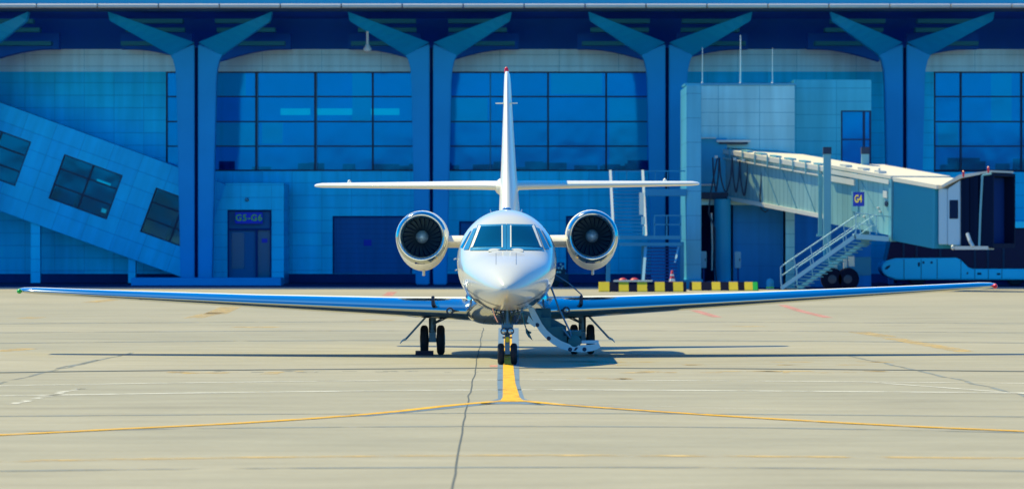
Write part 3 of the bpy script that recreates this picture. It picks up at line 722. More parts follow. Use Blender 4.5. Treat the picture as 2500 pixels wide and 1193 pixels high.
# ------------------------------------------------------------------ steel service stair by the tower
SS = thing('service_stair', G(1570, 704), 'blue steel outdoor stair with pale slanted handrails beside the tower pillar', 'stairs')
D = 226.0
m_ = MB()
for px in (1487, 1566):
    m_.obox(P(px,415,D+2.6), P(px+6,415,D+2.6)-P(px,415,D+2.6), (0,.08,0), P(px+8,575,D)-P(px,415,D+2.6))
m_.build('handrail', M_whitep, SS)
m_ = MB(); m_.pbox(1561,1572,470,524,D-.1,.1); m_.pbox(1566,1575,529,548,D-.1,.1); m_.pbox(1569,1575,552,574,D-.1,.1); build_each(m_, 'lamp_strip', M_whitep, SS)
m_ = MB()
for i in range(13): m_.pbox(1494,1568,463+i*8.8,466.5+i*8.8,D+2.6-i*.2,.26)
build_each(m_, 'tread', M_stairs, SS)
m_ = MB(); m_.pbox(1512,1664,575,584,D-1.2,2); m_.pbox(1512,1664,592,600,D-1.2,.1); m_.pbox(1575,1676,461,478,D+1,1.8); m_.build('landing', M_stairs, SS)
m_ = MB()
for px in (1598,1628,1662): m_.pbox(px-1.5,px+1.5,528,575,D-1.2,.06)
for y in (526,548): m_.pbox(1598,1664,y-1.5,y+1.5,D-1.2,.06)
for px in (1500,1530,1600,1630,1660): m_.pbox(px-1,px+1,418,461,D+2.8,.05)
m_.pbox(1492,1676,416,419,D+2.8,.05)
build_each(m_, 'guard_rail', M_stairs, SS)
m_ = MB(); m_.pbox(1661,1670,590,704,D-1,.3); m_.pbox(1480,1490,560,704,D+.5,.3); m_.pbox(1566,1574,600,704,D+.5,.3); m_.build('post', M_stairs, SS)
m_ = MB()
for i in range(12): m_.pbox(1580-i*.4,1656-i*.4,604+i*8,607+i*8,D-.9-i*.16,.24)
build_each(m_, 'lower_tread', M_plinth, SS)
m_ = MB(); m_.obox(P(1573,600,D-1.1), (.12,0,0), (0,.08,0), P(1566,700,D-3)-P(1573,600,D-1.1)); m_.obox(P(1655,598,D-1.1), (.08,0,0), (0,.08,0), P(1646,640,D-2)-P(1655,598,D-1.1)); build_each(m_, 'lower_handrail', M_rail, SS)

# ------------------------------------------------------------------ barriers, cone, small gear by the tower
def barrier(x0, x1, bands, label, y0=688, y1=712):
    D = CH*F/(y1-HZ)
    loc = G((x0+x1)/2, y1)
    m_ = MB(); xs = [x0]
    for a, b, *_ in bands: xs += [a, b]
    xs.append(x1); xs = sorted(set(xs)); o = Vector(loc)
    for a, b in zip(xs, xs[1:]):
        mid = (a+b)/2; k = 0
        for bb in bands:
            if bb[0] < mid < bb[1]: k = 1 if len(bb) == 2 else 2
        m_.cur = k
        X0, X1, zt = PX(a,D), PX(b,D), PZ(y0,D)
        pr = [(X0,D,0),(X0,D,.04),(X0,D+.30,zt),(X0,D+.56,zt),(X0,D+.7,0)]
        m_.prism(pr, (X1-X0,0,0))
    return tag(m_.build('striped_barrier', [M_blk, M_yel, M_green], None, origin=o), label, 'barrier', 'black and yellow barriers before the tower')
barrier(1462, 1676, [(1462,1488),(1511,1535),(1556,1580),(1599,1623),(1644,1668)], 'longer black and yellow striped barrier, under the cone and red covers')
barrier(1684, 1852, [(1690,1712),(1738,1759),(1780,1802),(1818,1838),(1838,1850,1)], 'shorter black and yellow striped barrier, below the bridge cables, with a green end', 688, 709)
bm_ = MB().box(PX(1498,215.6),PX(1593,215.6),215.54,215.82,.423,.50).build('beam', M_cream, bevel=.02); tag(bm_, 'long cream beam lying along the striped barrier below the red covers', 'beam')
for k, px in enumerate((1521, 1549)):
    q = P(px, 690, 219.4); q.z = PZ(690.5, 219)+.002
    o = MB().lathe(q, (0,0,1), [(0,.20),(.06,.21),(.12,.2),(.18,.15),(.215,.06),(.22,.01)], 18).build('red_cover', M_redc, None, origin=q, smooth=50)
    tag(o, ('red rounded cover above the barrier, the one nearer the engine', 'red rounded cover above the barrier, the one nearer the cone')[k], 'cover', 'red covers behind the barrier')
    # they rest on a low shelf behind the barrier
sh = MB().pbox(1505,1600,690.5,713,219,.8).build('equipment_bench', M_plinth); tag(sh, 'low dark bench behind the striped barrier carrying two red covers', 'bench')
q = P(1641, 690, 219.2)
cn = thing('traffic_cone', (q.x, q.y, 0), 'red traffic cone with white bands behind the striped barrier', 'cone')
m_ = MB(); m_.box(q.x-.22, q.x+.22, q.y-.22, q.y+.22, 0, .05); m_.build('base', M_black, cn)
m_ = MB(); m_.lathe((q.x,q.y,.05), (0,0,1), [(0,.19),(.82,.04),(.84,.02)], 18); bd = m_.build('body', M_cone, cn, smooth=50)
m_ = MB(); m_.lathe((q.x,q.y,.05), (0,0,1), [(.36,.135),(.48,.112)], 18); m_.lathe((q.x,q.y,.05), (0,0,1), [(.6,.088),(.68,.073)], 18); m_.build('band', M_whitep, bd)
for k, (px, y0, y1, lab) in enumerate(((1718,613,654,'grey electrical cabinet on a post beside the tower pillar'),(1802,614,654,'grey electrical cabinet on a post right of the round bridge pedestal'))):
    q = G(px, 706); o = thing('electrical_cabinet', (PX(px,229), 229, 0), lab, 'cabinet', 'electrical cabinets by the bridge pedestal')
    m_ = MB(); m_.pbox(px-8, px+7, y0, y1, 229, .3); m_.build('housing', M_box, o, bevel=.02)
    m_ = MB(); m_.pbox(px-2, px+2, y1, 706, 229.1, .1); m_.build('post', M_plinth, o)
    m_ = MB(); m_.pbox(px+3, px+5, (y0+y1)/2-3, (y0+y1)/2+3, 228.97, .03); m_.build('handle', M_navy, o)
q = G(1880, 706)
o = thing('bollard', q, 'short blue capped bollard between the barrier end and the stair foot', 'bollard')
MB().lathe(q, (0,0,1), [(0,.17),(.3,.17),(.42,.15),(.48,.08),(.5,.01)], 16).build('cap', M_framel, o, smooth=40)
MB().lathe(q, (0,0,1), [(.05,.178),(.12,.178)], 16).build('band', M_signg, o)
# equipment cart behind the aircraft
q = G(1368, 700)
o = thing('equipment_cart', q, 'small dark service cart with pale round fittings behind the aircraft door', 'cart')
D = q.y
m_ = MB(); m_.pbox(1352,1388,668,690,D,1.2); m_.pbox(1356,1382,655,668,D+.2,.8); m_.build('body', M_navy, o, bevel=.04)
m_ = MB()
for px, py in ((1369,645),(1374,650),(1364,654),(1371,655),(1361,664),(1367,664)): m_.lathe(P(px,py,D+.1), (0,-1,0), [(0,.05),(.06,.05),(.07,.01)], 10)
build_each(m_, 'gauge', M_cream, o)
m_ = MB(); m_.pbox(1360,1378,640,656,D+.25,.4); m_.build('console', M_plinth, o, bevel=.03)
for px in (1357, 1382):
    m_ = MB(); m_.lathe(Vector((PX(px,D), D-.06, .16)), (0,1,0), [(0,.05),(0,.13),(.03,.16),(.12,.16),(.15,.13)], 16); m_.build('wheel', M_black, o, smooth=40)

# ------------------------------------------------------------------ apron bus
D = 240.0
B = thing('apron_bus', G(2300, 698), 'low blue and dark glass apron bus parked behind the boarding bridge cab', 'bus')
def b2_(px, py): return P(px, py, D)
body = MB().prism([b2_(x, y) for x, y in ((2152,657),(2154,645),(2164,636),(2186,630),(2336,629),(2346,634),(2364,652),(2374,656),(2720,656),(2720,682),(2188,682),(2168,675),(2157,667))], (0,2.6,0))
body.build('body', M_bus, B, bevel=.05, seg=3)
up = MB().prism([P(x, y, D+.08) for x, y in ((2164,635.5),(2178,575),(2192,556),(2205,552),(2720,552),(2720,655.5),(2375,655.5),(2365,651),(2347,633),(2337,628.5),(2187,629.5))], (0,2.44,0))
up.build('glazing', M_busg, B)
m_ = MB()
for px in (2206, 2238, 2296, 2380, 2412, 2450, 2520): m_.pbox(px-2.5, px+2.5, 556, 628 if px < 2330 else 655, D+.04, .05)
build_each(m_, 'pillar', M_navy, B)
MB().prism([P(x, y, D-.02) for x, y in ((2192,556),(2206,541),(2720,541),(2720,556))], (0,2.64,0)).build('roof', M_bus, B)
m_ = MB()
for px in (2207, 2249, 2288, 2346, 2380, 2413, 2446): m_.pbox(px-.7, px+.7, 657 if px > 2350 else 632, 680, D-.004, .01)
build_each(m_, 'panel_gap', M_navy, B)
m_ = MB()
for x0, x1, y0, y1 in ((2241,2246,640,650),(2252,2257,638,643),(2272,2277,638,643),(2386,2396,665,670),(2434,2442,666,671),(2360,2364,664,669)): m_.pbox(x0,x1,y0,y1,D-.012,.02)
build_each(m_, 'hatch', M_navy, B)
MB().prism([P(x, y, D-.012) for x, y in ((2160,657),(2164,650),(2174,646),(2172,652),(2166,657))], (0,.02,0)).build('headlight', M_navy, B)
m_ = MB(); m_.pbox(2190,2720,682,692,D+.3,2); m_.build('underframe', M_dark, B)
for px in (2240, 2480):
    m_ = MB(); m_.lathe((PX(px,D), D+.15, .42), (0,1,0), [(0,.15),(0,.36),(.05,.42),(.25,.42),(.3,.36)], 20); m_.build('wheel', M_black, B, smooth=40)

# ------------------------------------------------------------------ the aircraft
J = thing('business_jet', (-.09, 101.3, 0), 'white twin engine business jet seen nose on with its airstair open', 'aircraft')
XC = -.09
D0 = 91.4
ST_ = [ # t, half width, top, mid, bottom
 (0,.012,1.425,1.415,1.405),(.06,.10,1.50,1.415,1.33),(.2,.19,1.585,1.42,1.255),(.5,.32,1.71,1.45,1.165),(1.0,.49,1.87,1.53,1.07),(1.6,.66,2.00,1.63,1.0),
 (2.2,.79,2.115,1.73,.965),(2.5,.83,2.22,1.78,.955),(3.2,.90,2.61,1.84,.95),(3.7,.93,2.79,1.87,.945),(4.3,.945,2.87,1.89,.94),(5.2,.945,2.885,1.90,.94),
 (12.5,.945,2.885,1.91,.95),(14.5,.80,2.86,2.0,1.25),(16.5,.52,2.80,2.2,1.7),(18.3,.22,2.72,2.4,2.15),(18.9,.05,2.66,2.5,2.4)]
def ring(t, n=64, off=0):
    hw, tp, md, bt = interp(ST_, t); pts = []
    e = 2.15 if t < 4 else 2.0
    for k in range(n):
        a = 2*math.pi*k/n; ca, sa = math.cos(a), math.sin(a)
        x = (hw+off)*math.copysign(abs(ca)**(2/e), ca); h = (tp-md+off) if sa >= 0 else (md-bt+off)
        pts.append(Vector((XC+x, D0+t, md+h*math.copysign(abs(sa)**(2/e), sa))))
    return pts
ts = [0,.02,.04,.06,.09,.13]+[.2+.1*i for i in range(50)]+[5.3+.6*i for i in range(12)]+[12.5+.4*i for i in range(16)]+[18.9]
fm = MB(); fm.loft([ring(t) for t in ts])
# lower side is bare polished skin below the paint line
bvh = BVHTree.FromPolygons([tuple(v) for v in fm.v], fm.f)
for i, f in enumerate(fm.f):
    cc = sum((fm.v[j] for j in f), Vector())/len(f)
    t = cc.y-D0; hw, tp, md, bt = interp(ST_, max(0, min(18.9, t)))
    if cc.z < 1.30-.10*max(0, 2.6-t) and t > 1.5 and t < 14: fm.m[i] = 1
fus = fm.build('fuselage', [M_fus, M_silver], J, smooth=50)
camp = Vector((0,0,CH))
def hit(px, py, off):
    d = (P(px, py, 100)-camp).normalized(); r = bvh.ray_cast(camp, d, 200)
    if r[0] is None: return None
    nrm = r[1] if r[1].dot(d) < 0 else -r[1]
    return r[0]+nrm*off
def patch(corners, off, n=8, m=8, inset=0):             # a pane that lies on the skin
    mb = MB(); g_ = []
    tl, tr_, br_, bl = [Vector((*c_, 0)) for c_ in corners]
    for j in range(m+1):
        row = []
        for i in range(n+1):
            u, v = i/n, j/m; q = (tl*(1-u)+tr_*u)*(1-v)+(bl*(1-u)+br_*u)*v
            row.append(hit(q.x, q.y, off))
        g_.append(row)
    for j in range(m):
        for i in range(n):
            k = [g_[j][i], g_[j][i+1], g_[j+1][i+1], g_[j+1][i]]
            if all(p is not None for p in k): mb.quad(*k)
    return mb
CXP = 1238.0
def mir(c): return [(2*CXP-x, y) for x, y in (c[1], c[0], c[3], c[2])]
trim = [(1169,549),(1237.5,547.5),(1237.5,611),(1149,611)]
pane = [(1177,554),(1226,553),(1226,602),(1157,604)]
side = [(1158,559),(1166,556),(1146,609),(1134,609)]; side2 = [(1150,565),(1154,562),(1131,605),(1126,603)]
for fl in (0, 1):
    f_ = (lambda c: c) if not fl else mir
    w_ = patch(f_(trim), .012, 14, 12).build('windscreen', M_wtrim, fus, smooth=60)
    patch(f_(pane), .020, 12, 10).build('pane', M_wind, J, smooth=60) if False else None
    o = patch(f_(pane), .020, 12, 10).build('windscreen_pane', M_wind, fus, smooth=60)
    patch(f_(side), .012, 5, 10).build('side_window', M_wtrim, fus, smooth=60); patch(f_(side2), .012, 4, 10).build('side_window', M_wind, fus, smooth=60)
# bright strip round each pane
    ed = [f_([(1172,550.5),(1177,553.5),(1157,604),(1152,606)]), f_([(1226,552),(1229,552),(1229,606),(1226,606)])]
    mbx = MB()
    for e_ in ed:
        p_ = patch(e_, .024, 2, 10); mbx.add(p_.v, p_.f)
    build_each(mbx, 'pane_edge', M_white, fus)
    # rain nozzle cover
    pc = hit(1212 if not fl else 1261, 607, .0)
    nz = MB(); wd = .14
    for sgn in (1,):
        rings = []
        for i in range(9):
            a = i/8; x = -wd+2*wd*a; hgt = .07*(math.sin(math.pi*min(.97, max(.03, a)))**.22)+.0
            y = pc.y-.05
            rings.append([(pc.x+x, y-.10, pc.z-.05), (pc.x+x*.96, y-.04, pc.z-.05+hgt*.7), (pc.x+x*.9, y+.14, pc.z-.03+hgt*.75), (pc.x+x*.9, y+.3, pc.z-.03)])
        nz.loft(rings)
    nz.build("rain_nozzle", M_fus, fus, smooth=35)
# cabin windows and doorway on the sides
for k in range(7):
    for s in (-1, 1):
        yy = 97.3+.82*k; mb = MB(); g_ = []
        for a in [2*math.pi*i/16 for i in range(16)]:
            r = bvh.ray_cast(Vector((XC+3*s, yy+.17*math.cos(a), 2.18+.23*math.sin(a))), Vector((-s,0,0)))
            g_.append(r[0]+Vector((s*.008,0,0)))
        mb.add(g_, [list(range(16))]); mb.build('cabin_window', M_wind, fus)
mb = MB(); g_ = []
for i in range(13):
    z = 1.06+1.5*i/12; row = []
    for yy in (95.45, 96.2):
        r = bvh.ray_cast(Vector((XC+3, yy, z)), Vector((-1,0,0))); row.append(r[0]+Vector((.01,0,0)))
    g_.append(row)
for i in range(12): mb.quad(g_[i][0], g_[i][1], g_[i+1][1], g_[i+1][0])
mb.build('doorway', M_dark, fus, smooth=60)
# probes, antennas
mb = MB()
for px, py in ((1110,630),(1113,657)): mb.tube([P(1124,py+1,95.2), P(px+4,py,95.2), P(px,py+2,95.1)], .014, 6)
for px in (1199, 1276): mb.tube([P(px+(3 if px<1237 else -3),520,98), P(px,511,98)], .016, 6, .008)
build_each(mb, 'probe', M_metall, fus)
mb = MB(); mb.loft([[Vector((XC+x, 99.2+y, 2.87+z)) for x, y, z in ((-.1*s_,-.25*s_,h),( .1*s_,-.25*s_,h),(.1*s_,.25*s_,h),(-.1*s_,.25*s_,h))] for s_, h in ((1,0),(.8,.05),(.5,.07))]); mb.build('roof_antenna', M_chrome, fus, smooth=60)
# nose panel lines: thin gaps drawn as real strips
mb = MB()
for px in (1212, 1261):
    a = [hit(px, y, .006) for y in range(618, 650, 4)]; b_2 = [hit(px+.7, y, .006) for y in range(618, 650, 4)]
    for i in range(len(a)-1): mb.quad(a[i], b_2[i], b_2[i+1], a[i+1])
for k in range(40):
    def rp(q):
        return hit(q, 748-44*abs((q-CXP)/98)**1.8, .006), hit(q, 749-44*abs((q-CXP)/98)**1.8, .006)
    q0, q1 = 1140+196*k/40, 1140+196*(k+1)/40
    if 1216 < q0 < 1258: continue
    a, b_2 = rp(q0), rp(q1)
    if None in a or None in b_2: continue
    mb.quad(a[0], b_2[0], b_2[1], a[1])
build_each(merge(mb), 'panel_gap', M_navy, fus)
# belly fairing
def fair(t):
    hw = interp([(0,.10),(.4,.45),(1.0,.72),(1.8,.82),(5.5,.82),(7.5,.5),(8.5,.1)], t)[0]
    bt = interp([(0,.93),(.4,.82),(1.0,.70),(1.8,.64),(5.5,.64),(7.5,.85),(8.5,1.0)], t)[0]
    pts = []
    for k in range(40):
        a = 2*math.pi*k/40; ca, sa = math.cos(a), math.sin(a); e = 3.6
        pts.append(Vector((XC+hw*math.copysign(abs(ca)**(2/e), ca), 97.0+t, 1.1+((1.1-bt) if sa < 0 else .28)*math.copysign(abs(sa)**(2/e), sa))))
    return pts
mb = MB(); mb.loft([fair(.0+8.5*i/34) for i in range(35)]); mb.build('belly_fairing', M_silver, J, smooth=50)
# wings
def naca(n, t, m=.012, p=.4):
    up, lo = [], []
    for i in range(n+1):
        x = .5*(1-math.cos(math.pi*i/n)); y = 5*t*(.2969*math.sqrt(x)-.126*x-.3516*x*x+.2843*x**3-.1015*x**4)
        c_ = m/p**2*(2*p*x-x*x) if x < p else m/(1-p)**2*((1-2*p)+2*p*x-x*x)
        up.append((x, c_+y)); lo.append((x, c_-y))
    return up, lo
def lifting(side, stations, xle, name, mskin, mle, parent, axis='x', n=22, nle=6):
    # stations: (span position, LE distance, chord, z of chord line, t/c)
    skin, le, lower = MB(), MB(), []
    rows = []
    for sp, yl, ch, z, tc in stations:
        up, lo = naca(n, tc)
        r_ = lo[::-1]+up[1:]
        rows.append([Vector((XC+side*sp, yl+u*ch, z+v*ch)) if axis == 'x' else Vector((XC+v*ch, yl+u*ch, sp)) for u, v in r_])
    for i in range(len(rows)-1):
        for j in range(len(rows[0])-1):
            mb_ = le if abs(j+.5-n) < nle else skin
            mb_.quad(rows[i][j], rows[i][j+1], rows[i+1][j+1], rows[i+1][j])
    for r_ in (rows[0], rows[-1]): skin.add(r_, [list(range(len(r_)))])
    for mb_ in (skin, le):
        pass
    o = merge(skin).build(name, mskin, parent, smooth=50)
    merge(le).build('leading_edge', mle, o, smooth=50)
    return o
WS = [(.6,98.75,3.35,.905,.14),(2.2,99.25,2.75,.965,.138),(5,100.15,2.05,1.085,.132),(8,101.1,1.45,1.23,.125),(9.55,101.6,1.12,1.315,.12),(9.78,101.75,.95,1.325,.115),(9.90,101.98,.65,1.33,.09)]
for s in (-1, 1):
    wg = lifting(s, WS, 0, 'wing', M_wing, M_chrome, J, n=24, nle=7)
    # landing lamp set in the root of the leading edge
    q = P(1099 if s < 0 else 1383, 758, 98.75)
    mb = MB(); mb.lathe(q+Vector((0,.12,0)), (0,-1,0), [(0,.075),(.16,.075),(.17,.06),(.15,.05)], 18); ll = mb.build('landing_lamp', M_navy, wg, smooth=40)
    mb = MB(); mb.lathe(q+Vector((0,-.03,0)), (0,-1,0), [(0,.05),(.012,.04),(.018,.005)], 16); mb.build('lens', M_lens, ll, smooth=60)
    q = Vector((XC+s*9.86, 101.80, 1.318))
    mb = MB(); mb.lathe(q, (0,-1,0), [(-.1,.05),(0,.05),(.05,.035),(.07,.005)], 14); mb.build('navigation_lamp', M_green if s < 0 else M_red, wg, smooth=50)
    mb = MB(); x = XC+s*1.46; mb.box(x-.03, x+.03, 98.98, 99.4, 1.03, 1.21); mb.build('stall_fence', M_navy, wg, bevel=.01)
# engines
def engine(s):
    cx, cz, y0 = XC+s*1.735, 2.372, 102.3
    def rg(dy, r, rb=None, dz=0, n=40):
        rb = r if rb is None else rb
        return [Vector((cx+r*math.cos(a), y0+dy, cz+dz+(r if math.sin(a) >= 0 else rb)*math.sin(a))) for a in [2*math.pi*k/n for k in range(n)]]
    nb = MB(); nb.loft([rg(.16,.522,.558),rg(.3,.530,.60),rg(.6,.535,.65),rg(1.2,.54,.70),(rg(2.0,.535,.68)),rg(2.7,.48,.54),rg(3.3,.38,.38),rg(3.35,.34,.34)], cap=False)
    nb.loft([rg(3.35,.34,.34), rg(2.9,.33,.33)], cap=True)
    na = nb.build('nacelle', M_cream, J, smooth=50)
    lp = MB(); lp.loft([rg(.22,.398),rg(.12,.402),rg(.05,.415),rg(.015,.434),rg(0,.458),rg(.010,.484),rg(.05,.503,.512),rg(.10,.514,.532),rg(.16,.522,.558)], cap=False); lp.build('inlet_lip', M_chrome, na, smooth=60)
    lp = MB(); lp.loft([rg(.22,.398), rg(.7,.394)], cap=False); lp.build('inlet_duct', M_duct, na, smooth=50)
    fb = MB()
    for k in range(22):
        a0 = 2*math.pi*k/22
        pts = []
        for i in range(7):
            r = .11+(.382-.11)*i/6; sw = .10*(i/6)**1.3; tw = math.radians(30+22*i/6); hc = .042+.018*i/6
            for e in (-1, 1):
                da = (hc*math.sin(tw)*e)/max(r, .12)*.9+sw*1.6
                pts.append(Vector((cx+r*math.cos(a0+da), y0+.62+hc*math.cos(tw)*e, cz+r*math.sin(a0+da))))
        fs = [(2*i, 2*i+1, 2*i+3, 2*i+2) for i in range(6)]
        fb.add(pts, fs)
    fb.build('fan', M_fan, na, smooth=60)
    bk = MB(); bk.loft([rg(.72,.396), rg(.74,.10)], cap=True); bk.build('fan_backing', M_dark, na)
    sp = MB(); sp.lathe((cx, y0+.66, cz), (0,-1,0), [(0,.135),(.08,.132),(.16,.115),(.24,.085),(.30,.05),(.335,.02),(.34,.004)], 28); so_ = sp.build('spinner', M_spin, na, smooth=60)
    sp = MB(); sp.lathe((cx, y0+.33, cz), (0,-1,0), [(0,.018),(.006,.012),(.008,.002)], 12); sp.build('spinner_tip', M_navy, so_)
    dr = MB(); dr.tube([(cx+.02, y0+1.2, cz-.66), (cx+.02, y0+1.15, cz-.79)], .03, 10); dr.build('drain_pipe', M_cream, na, smooth=60)
    sc = MB(); sc.box(cx-.14, cx+.06, y0+.13, y0+.2, cz-.548, cz-.520); sc.build('vent_slot', M_dark, na)
    py = MB(); rings = []
    for xx in (s*.72, s*1.28):
        up, lo = naca(12, .11, 0); c_ = 2.3
        rings.append([Vector((XC+xx, 103.0+u*c_, 2.27+v*c_)) for u, v in (lo[::-1]+up[1:-1])])
    py.loft(rings); py.build('pylon', M_cream, na, smooth=50)
for s in (-1, 1): engine(s)
# fin, stabiliser
FS = [(2.55,105.2,4.9,0,.088),(2.95,105.7,4.4,0,.098),(3.45,106.5,3.7,0,.100),(3.9,107.1,3.3,0,.095),(4.9,108.3,2.45,0,.088),(5.7,109.3,1.85,0,.080),(5.9,109.6,1.6,0,.075),(5.97,109.9,1.2,0,.06)]
fin = lifting(1, FS, 0, 'fin', M_white, M_white, J, axis='z', n=22, nle=3)
mb = MB(); mb.lathe((XC, 110.6, 5.96), (0,0,1), [(0,.045),(.05,.05),(.1,.04),(.13,.01)], 14); mb.build('beacon', M_red, fin, smooth=50)
z = PZ(251, 108.6)
mb = MB(); mb.box(XC-.24, XC+.24, 108.9, 109.1, z-.012, z+.012); mb.build('fin_blade', M_white, fin)
SS_ = [(.05,107.9,2.1,3.44,.098),(.5,108.2,1.95,3.455,.10),(2,109.0,1.55,3.475,.10),(4.05,110.15,1.0,3.50,.105),(4.18,110.3,.8,3.50,.09),(4.22,110.45,.55,3.50,.07)]
for s in (-1, 1):
    st_ = lifting(s, SS_, 0, 'tailplane', M_white, M_white, J, n=20, nle=6)
    mb = MB(); mb.lathe((XC+s*3.46, 110.5, 3.53), (0,0,1), [(0,.03),(.04,.045),(.08,.03),(.1,.005)], 10); mb.build('balance_lamp', M_white, st_, smooth=50)
# fillet where the tailplane meets the fin
mb = MB(); rings = []
for t in [i/12 for i in range(13)]:
    r_ = .02+.20*math.sin(math.pi*min(1, .08+t*.92))**.6; yy = 107.3+3.2*t
    rings.append([Vector((XC+1.25*r_*math.cos(a), yy, 3.44+r_*math.sin(a))) for a in [2*math.pi*k/20 for k in range(20)]])
mb.loft(rings); mb.build('tail_fillet', M_white, J, smooth=60)
# nose gear
ng = MB(); xg = PX(1239, 93.3); yg = 93.3
ng.tube([(xg,yg+.05,1.2),(xg,yg,.55)], .062, 14); ng.tube([(xg,yg,.56),(xg,yg,.2)], .042, 12)
NG = ng.build('nose_gear', M_metal, J, smooth=50)
mb = MB()
for s in (-1, 1):
    mb.tube([(xg+s*.15,yg+.25,1.1),(xg+s*.06,yg,.7)], .018, 8); mb.tube([(xg+s*.04,yg-.05,.62),(xg+s*.02,yg-.12,.42),(xg+s*.02,yg-.03,.24)], .018, 8)
mb.tube([(xg-.14,yg,.2),(xg+.14,yg,.2)], .03, 10); mb.box(xg-.11, xg+.11, yg-.09, yg+.06, .68, .74); mb.box(xg-.045, xg+.045, yg-.12, yg-.05, .2, .5)
mb.build('link', M_metal, NG, smooth=40)
for s in (-1, 1):
    mb = MB(); cx = xg+s*.121
    mb.lathe((cx-.062, yg, .2), (1,0,0), [(.0,.09),(.0,.155),(.015,.185),(.04,.2),(.084,.2),(.109,.185),(.124,.155),(.124,.09)], 30); wh = mb.build('wheel', M_black, NG, smooth=50)
    mb = MB(); mb.lathe((cx-.03, yg, .2), (1,0,0), [(0,.02),(0,.095),(.06,.095),(.06,.02)], 20); mb.build('rim', M_metall, wh, smooth=40)
    q = Vector((xg+s*.062, yg-.1, .625))
    mb = MB(); mb.lathe(q, (0,-1,0), [(0,.04),(.03,.06),(.09,.066),(.1,.058),(.085,.05)], 18); tl_ = mb.build('taxi_lamp', M_navy, NG, smooth=50)
    mb = MB(); mb.lathe(q+Vector((0,-.085,0)), (0,-1,0), [(0,.052),(.012,.04),(.018,.004)], 16); mb.build('lens', M_lens, tl_, smooth=60)
    mb = MB(); n_ = 8
    o_ = [Vector((xg+s*(.285+.02*math.sin(i/n_*3)), yg-.55, 1.13-.36*i/n_)) for i in range(n_+1)]
    o_ = [Vector((xg+s*(.285-.10*(i/n_)**2), yg-.5+.2*(i/n_), 1.15-.36*i/n_)) for i in range(n_+1)]
    i_ = [p+Vector((-s*.02,0,0)) for p in o_]
    mb.prism(o_+i_[::-1], (0,.9,0)); mb.build('gear_door', M_silver, NG, smooth=40)
    mb = MB(); mb.tube([(xg+s*.27,yg-.3,.98),(xg+s*.06,yg-.02,.92)], .012, 6); mb.tube([(xg+s*.24,yg-.3,.86),(xg+s*.18,yg,1.05)], .012, 6); mb.build('door_link', M_metal, NG)
mb = MB(); mb.box(xg-.035, xg+.035, yg-.15, yg-.08, .42, .52); mb.build('tow_fitting', M_yel, NG, bevel=.01)
mb = MB(); mb.box(xg-.09, xg+.09, yg-.10, yg-.05, .49, .52); mb.build('tow_pin', M_navy, NG)
# main gear
for s in (-1, 1):
    xg = XC+s*1.505; yg = 101.3
    mb = MB(); mb.tube([(xg,yg,.95),(xg,yg,.45)], .075, 14); mb.tube([(xg,yg,.46),(xg,yg+.05,.28)], .055, 12); MG = mb.build('main_gear', M_metal, J, smooth=50)
    mb = MB(); mb.tube([(xg-.2,yg,.3),(xg+.2,yg,.3)], .045, 10); mb.box(xg-.07, xg+.07, yg-.16, yg-.06, .26, .46); mb.box(xg-.045, xg+.045, yg-.2, yg-.16, .48, .505)
    for dz in (0, .05): mb.tube([(xg-s*.02,yg-.1,.62+dz*.4),(xg-s*.36,yg-.1,.78+dz)], .014, 8)
    mb.build('link', M_metal, MG, smooth=40)
    for e in (-1, 1):
        cx = xg+e*.165; mb = MB()
        mb.lathe((cx-.08, yg, .3), (1,0,0), [(.0,.14),(.0,.235),(.02,.28),(.05,.3),(.11,.3),(.14,.28),(.16,.235),(.16,.14)], 34); wh = mb.build('wheel', M_black, MG, smooth=50)
        mb = MB(); mb.lathe((cx-.088, yg, .3), (1,0,0), [(0,.03),(.0,.1),(.02,.145),(.156,.145),(.176,.1),(.176,.03)], 22); mb.build('rim', M_metal, wh, smooth=40)
    mb = MB(); a = Vector((xg+s*.10, yg-.3, .80)); b2 = Vector((xg+s*.53, yg-.3, .33))
    dv = (b2-a); nn = Vector((dv.z, 0, -dv.x)).normalized()*.02
    mb.prism([a-nn, b2-nn, b2+nn, a+nn], (0,.85,0)); mb.build('gear_door', M_metal, MG)
    mb = MB(); mb.tube([b2, b2+Vector((s*.07,-.0,-.03)), b2+Vector((s*.12,0,-.09))], .028, 8, .006); mb.build('door_tip', M_bluedoor, MG)
# chock under the left main wheels
q = G(1036, 868)
ck = MB(); ck.prism([(PX(1014,100.6),100.6,0),(PX(1058,100.6),100.6,0),(PX(1058,100.6),100.75,.09),(PX(1014,100.6),100.75,.09)], (0,.16,0)) ; 
ck = ck.build('wheel_chock', M_navy, None, origin=(PX(1036,100.6),100.6,0)); tag(ck, 'black wheel chock in front of the outer main wheel', 'chock')
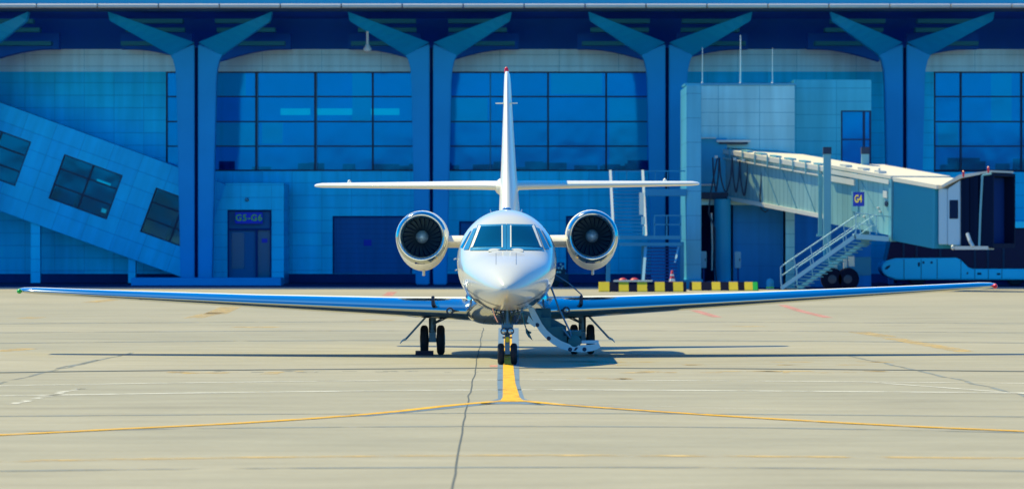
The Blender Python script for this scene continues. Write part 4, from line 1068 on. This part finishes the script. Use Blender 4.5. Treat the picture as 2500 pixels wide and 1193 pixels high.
# airstair door hanging open
Da = 95.5
outc = [(1290,752),(1297,772),(1306,791),(1318,809),(1333,826),(1350,840),(1370,851),(1395,858),(1422,860),(1448,857),(1466,849)]
inc = [(1463,839),(1440,842),(1415,843),(1392,841),(1370,832),(1350,819),(1335,805),(1324,790),(1314,771),(1303,750)]
mb = MB(); mb.prism([P(x,y,Da) for x, y in outc+inc], (0,.06,0)); mb.prism([P(x,y,Da+.69) for x, y in outc+inc], (0,.06,0))
AD = mb.build('airstair_door', M_bluedoor, J, smooth=30)
mb = MB(); n_ = len(inc)-1
thin = [(x+1,y-1) for x, y in inc]; base = [(x,y) for x, y in outc[::-1]]
mb.prism([P(x,y-3,Da+.06) for x, y in outc]+[P(x,y+1.5,Da+.06) for x, y in inc], (0,.63,0)); mb.build('door_skin', M_teal, AD)
mb = MB()
for x0, x1, y0, y1 in ((1303,1322,757,775),(1314,1345,775,800),(1332,1376,798,822),(1384,1420,808,840),(1350,1420,820,838)): mb.pbox(x0,x1,y0,y1,Da+.1,.56)
mb.build('step', M_teal, AD, bevel=.006)
mb = MB(); mb.lathe(P(1403,834,Da+.04), (0,-1,0), [(0,.125),(.03,.125),(.04,.1),(.045,.02)], 22); mb.build('drum', M_teal, AD, smooth=40)
mb = MB()
for px, py in ((1392,853),(1427,853),(1340,826),(1312,793)): mb.lathe(P(px,py,Da), (0,-1,0), [(0,.04),(.006,.04),(.01,.01)], 14)
mb.obox(P(1400,856,Da-.008), P(1406,856,Da)-P(1400,856,Da), (0,.01,0), P(1406,848,Da)-P(1400,856,Da)); build_each(mb, 'latch', M_sign if False else M_navy, AD)
mb = MB(); mb.tube([P(1343,692,Da+.1), P(1366,755,Da+.08), P(1393,812,Da+.05), P(1397,838,Da+.03)], .018, 8); mb.tube([P(1356,670,Da+.6), P(1390,692,Da+.6), P(1422,721,Da+.6)], .012, 8); mb.tube([P(1375,804,Da), P(1393,826,Da)], .02, 8); mb.build('handrail', M_metal, AD, smooth=60)
mb = MB(); mb.prism([P(x,y,Da+.45) for x, y in ((1308,752),(1345,752),(1347,776),(1383,796),(1383,840),(1350,816),(1325,789))], (0,.04,0)); mb.build('side_panel', M_teal, AD)
mb = MB(); mb.pbox(1420,1462,832,839,Da+.1,.5); mb.build('bottom_tread', M_bluedoor, AD)
for px in (1420-12, 1448):
    pass
mb = MB(); mb.prism([P(x,y,95.2) for x, y in ((1283,797),(1290,806),(1301,831),(1290,822),(1284,812))], (0,.02,0)); mb.prism([P(x,y,95.2) for x, y in ((1288,806),(1298,810),(1297,814),(1290,814))], (0,.015,0)); mb.tube([P(1276,762,95.2), P(1281,790,95.2), P(1284,799,95.2)], .012, 6); mb.build('hanging_antenna', M_teal, AD)
mb = MB(); mb.prism([P(x,y,95.35) for x, y in ((1291,770),(1287,785),(1306,799),(1309,792))], (0,.03,0)); mb.build('hinge_plate', M_bluedoor, AD)
J.rotation_euler = (0, math.radians(-.30), 0)

for o in bpy.data.objects:
    if '_o' in o: del o['_o']
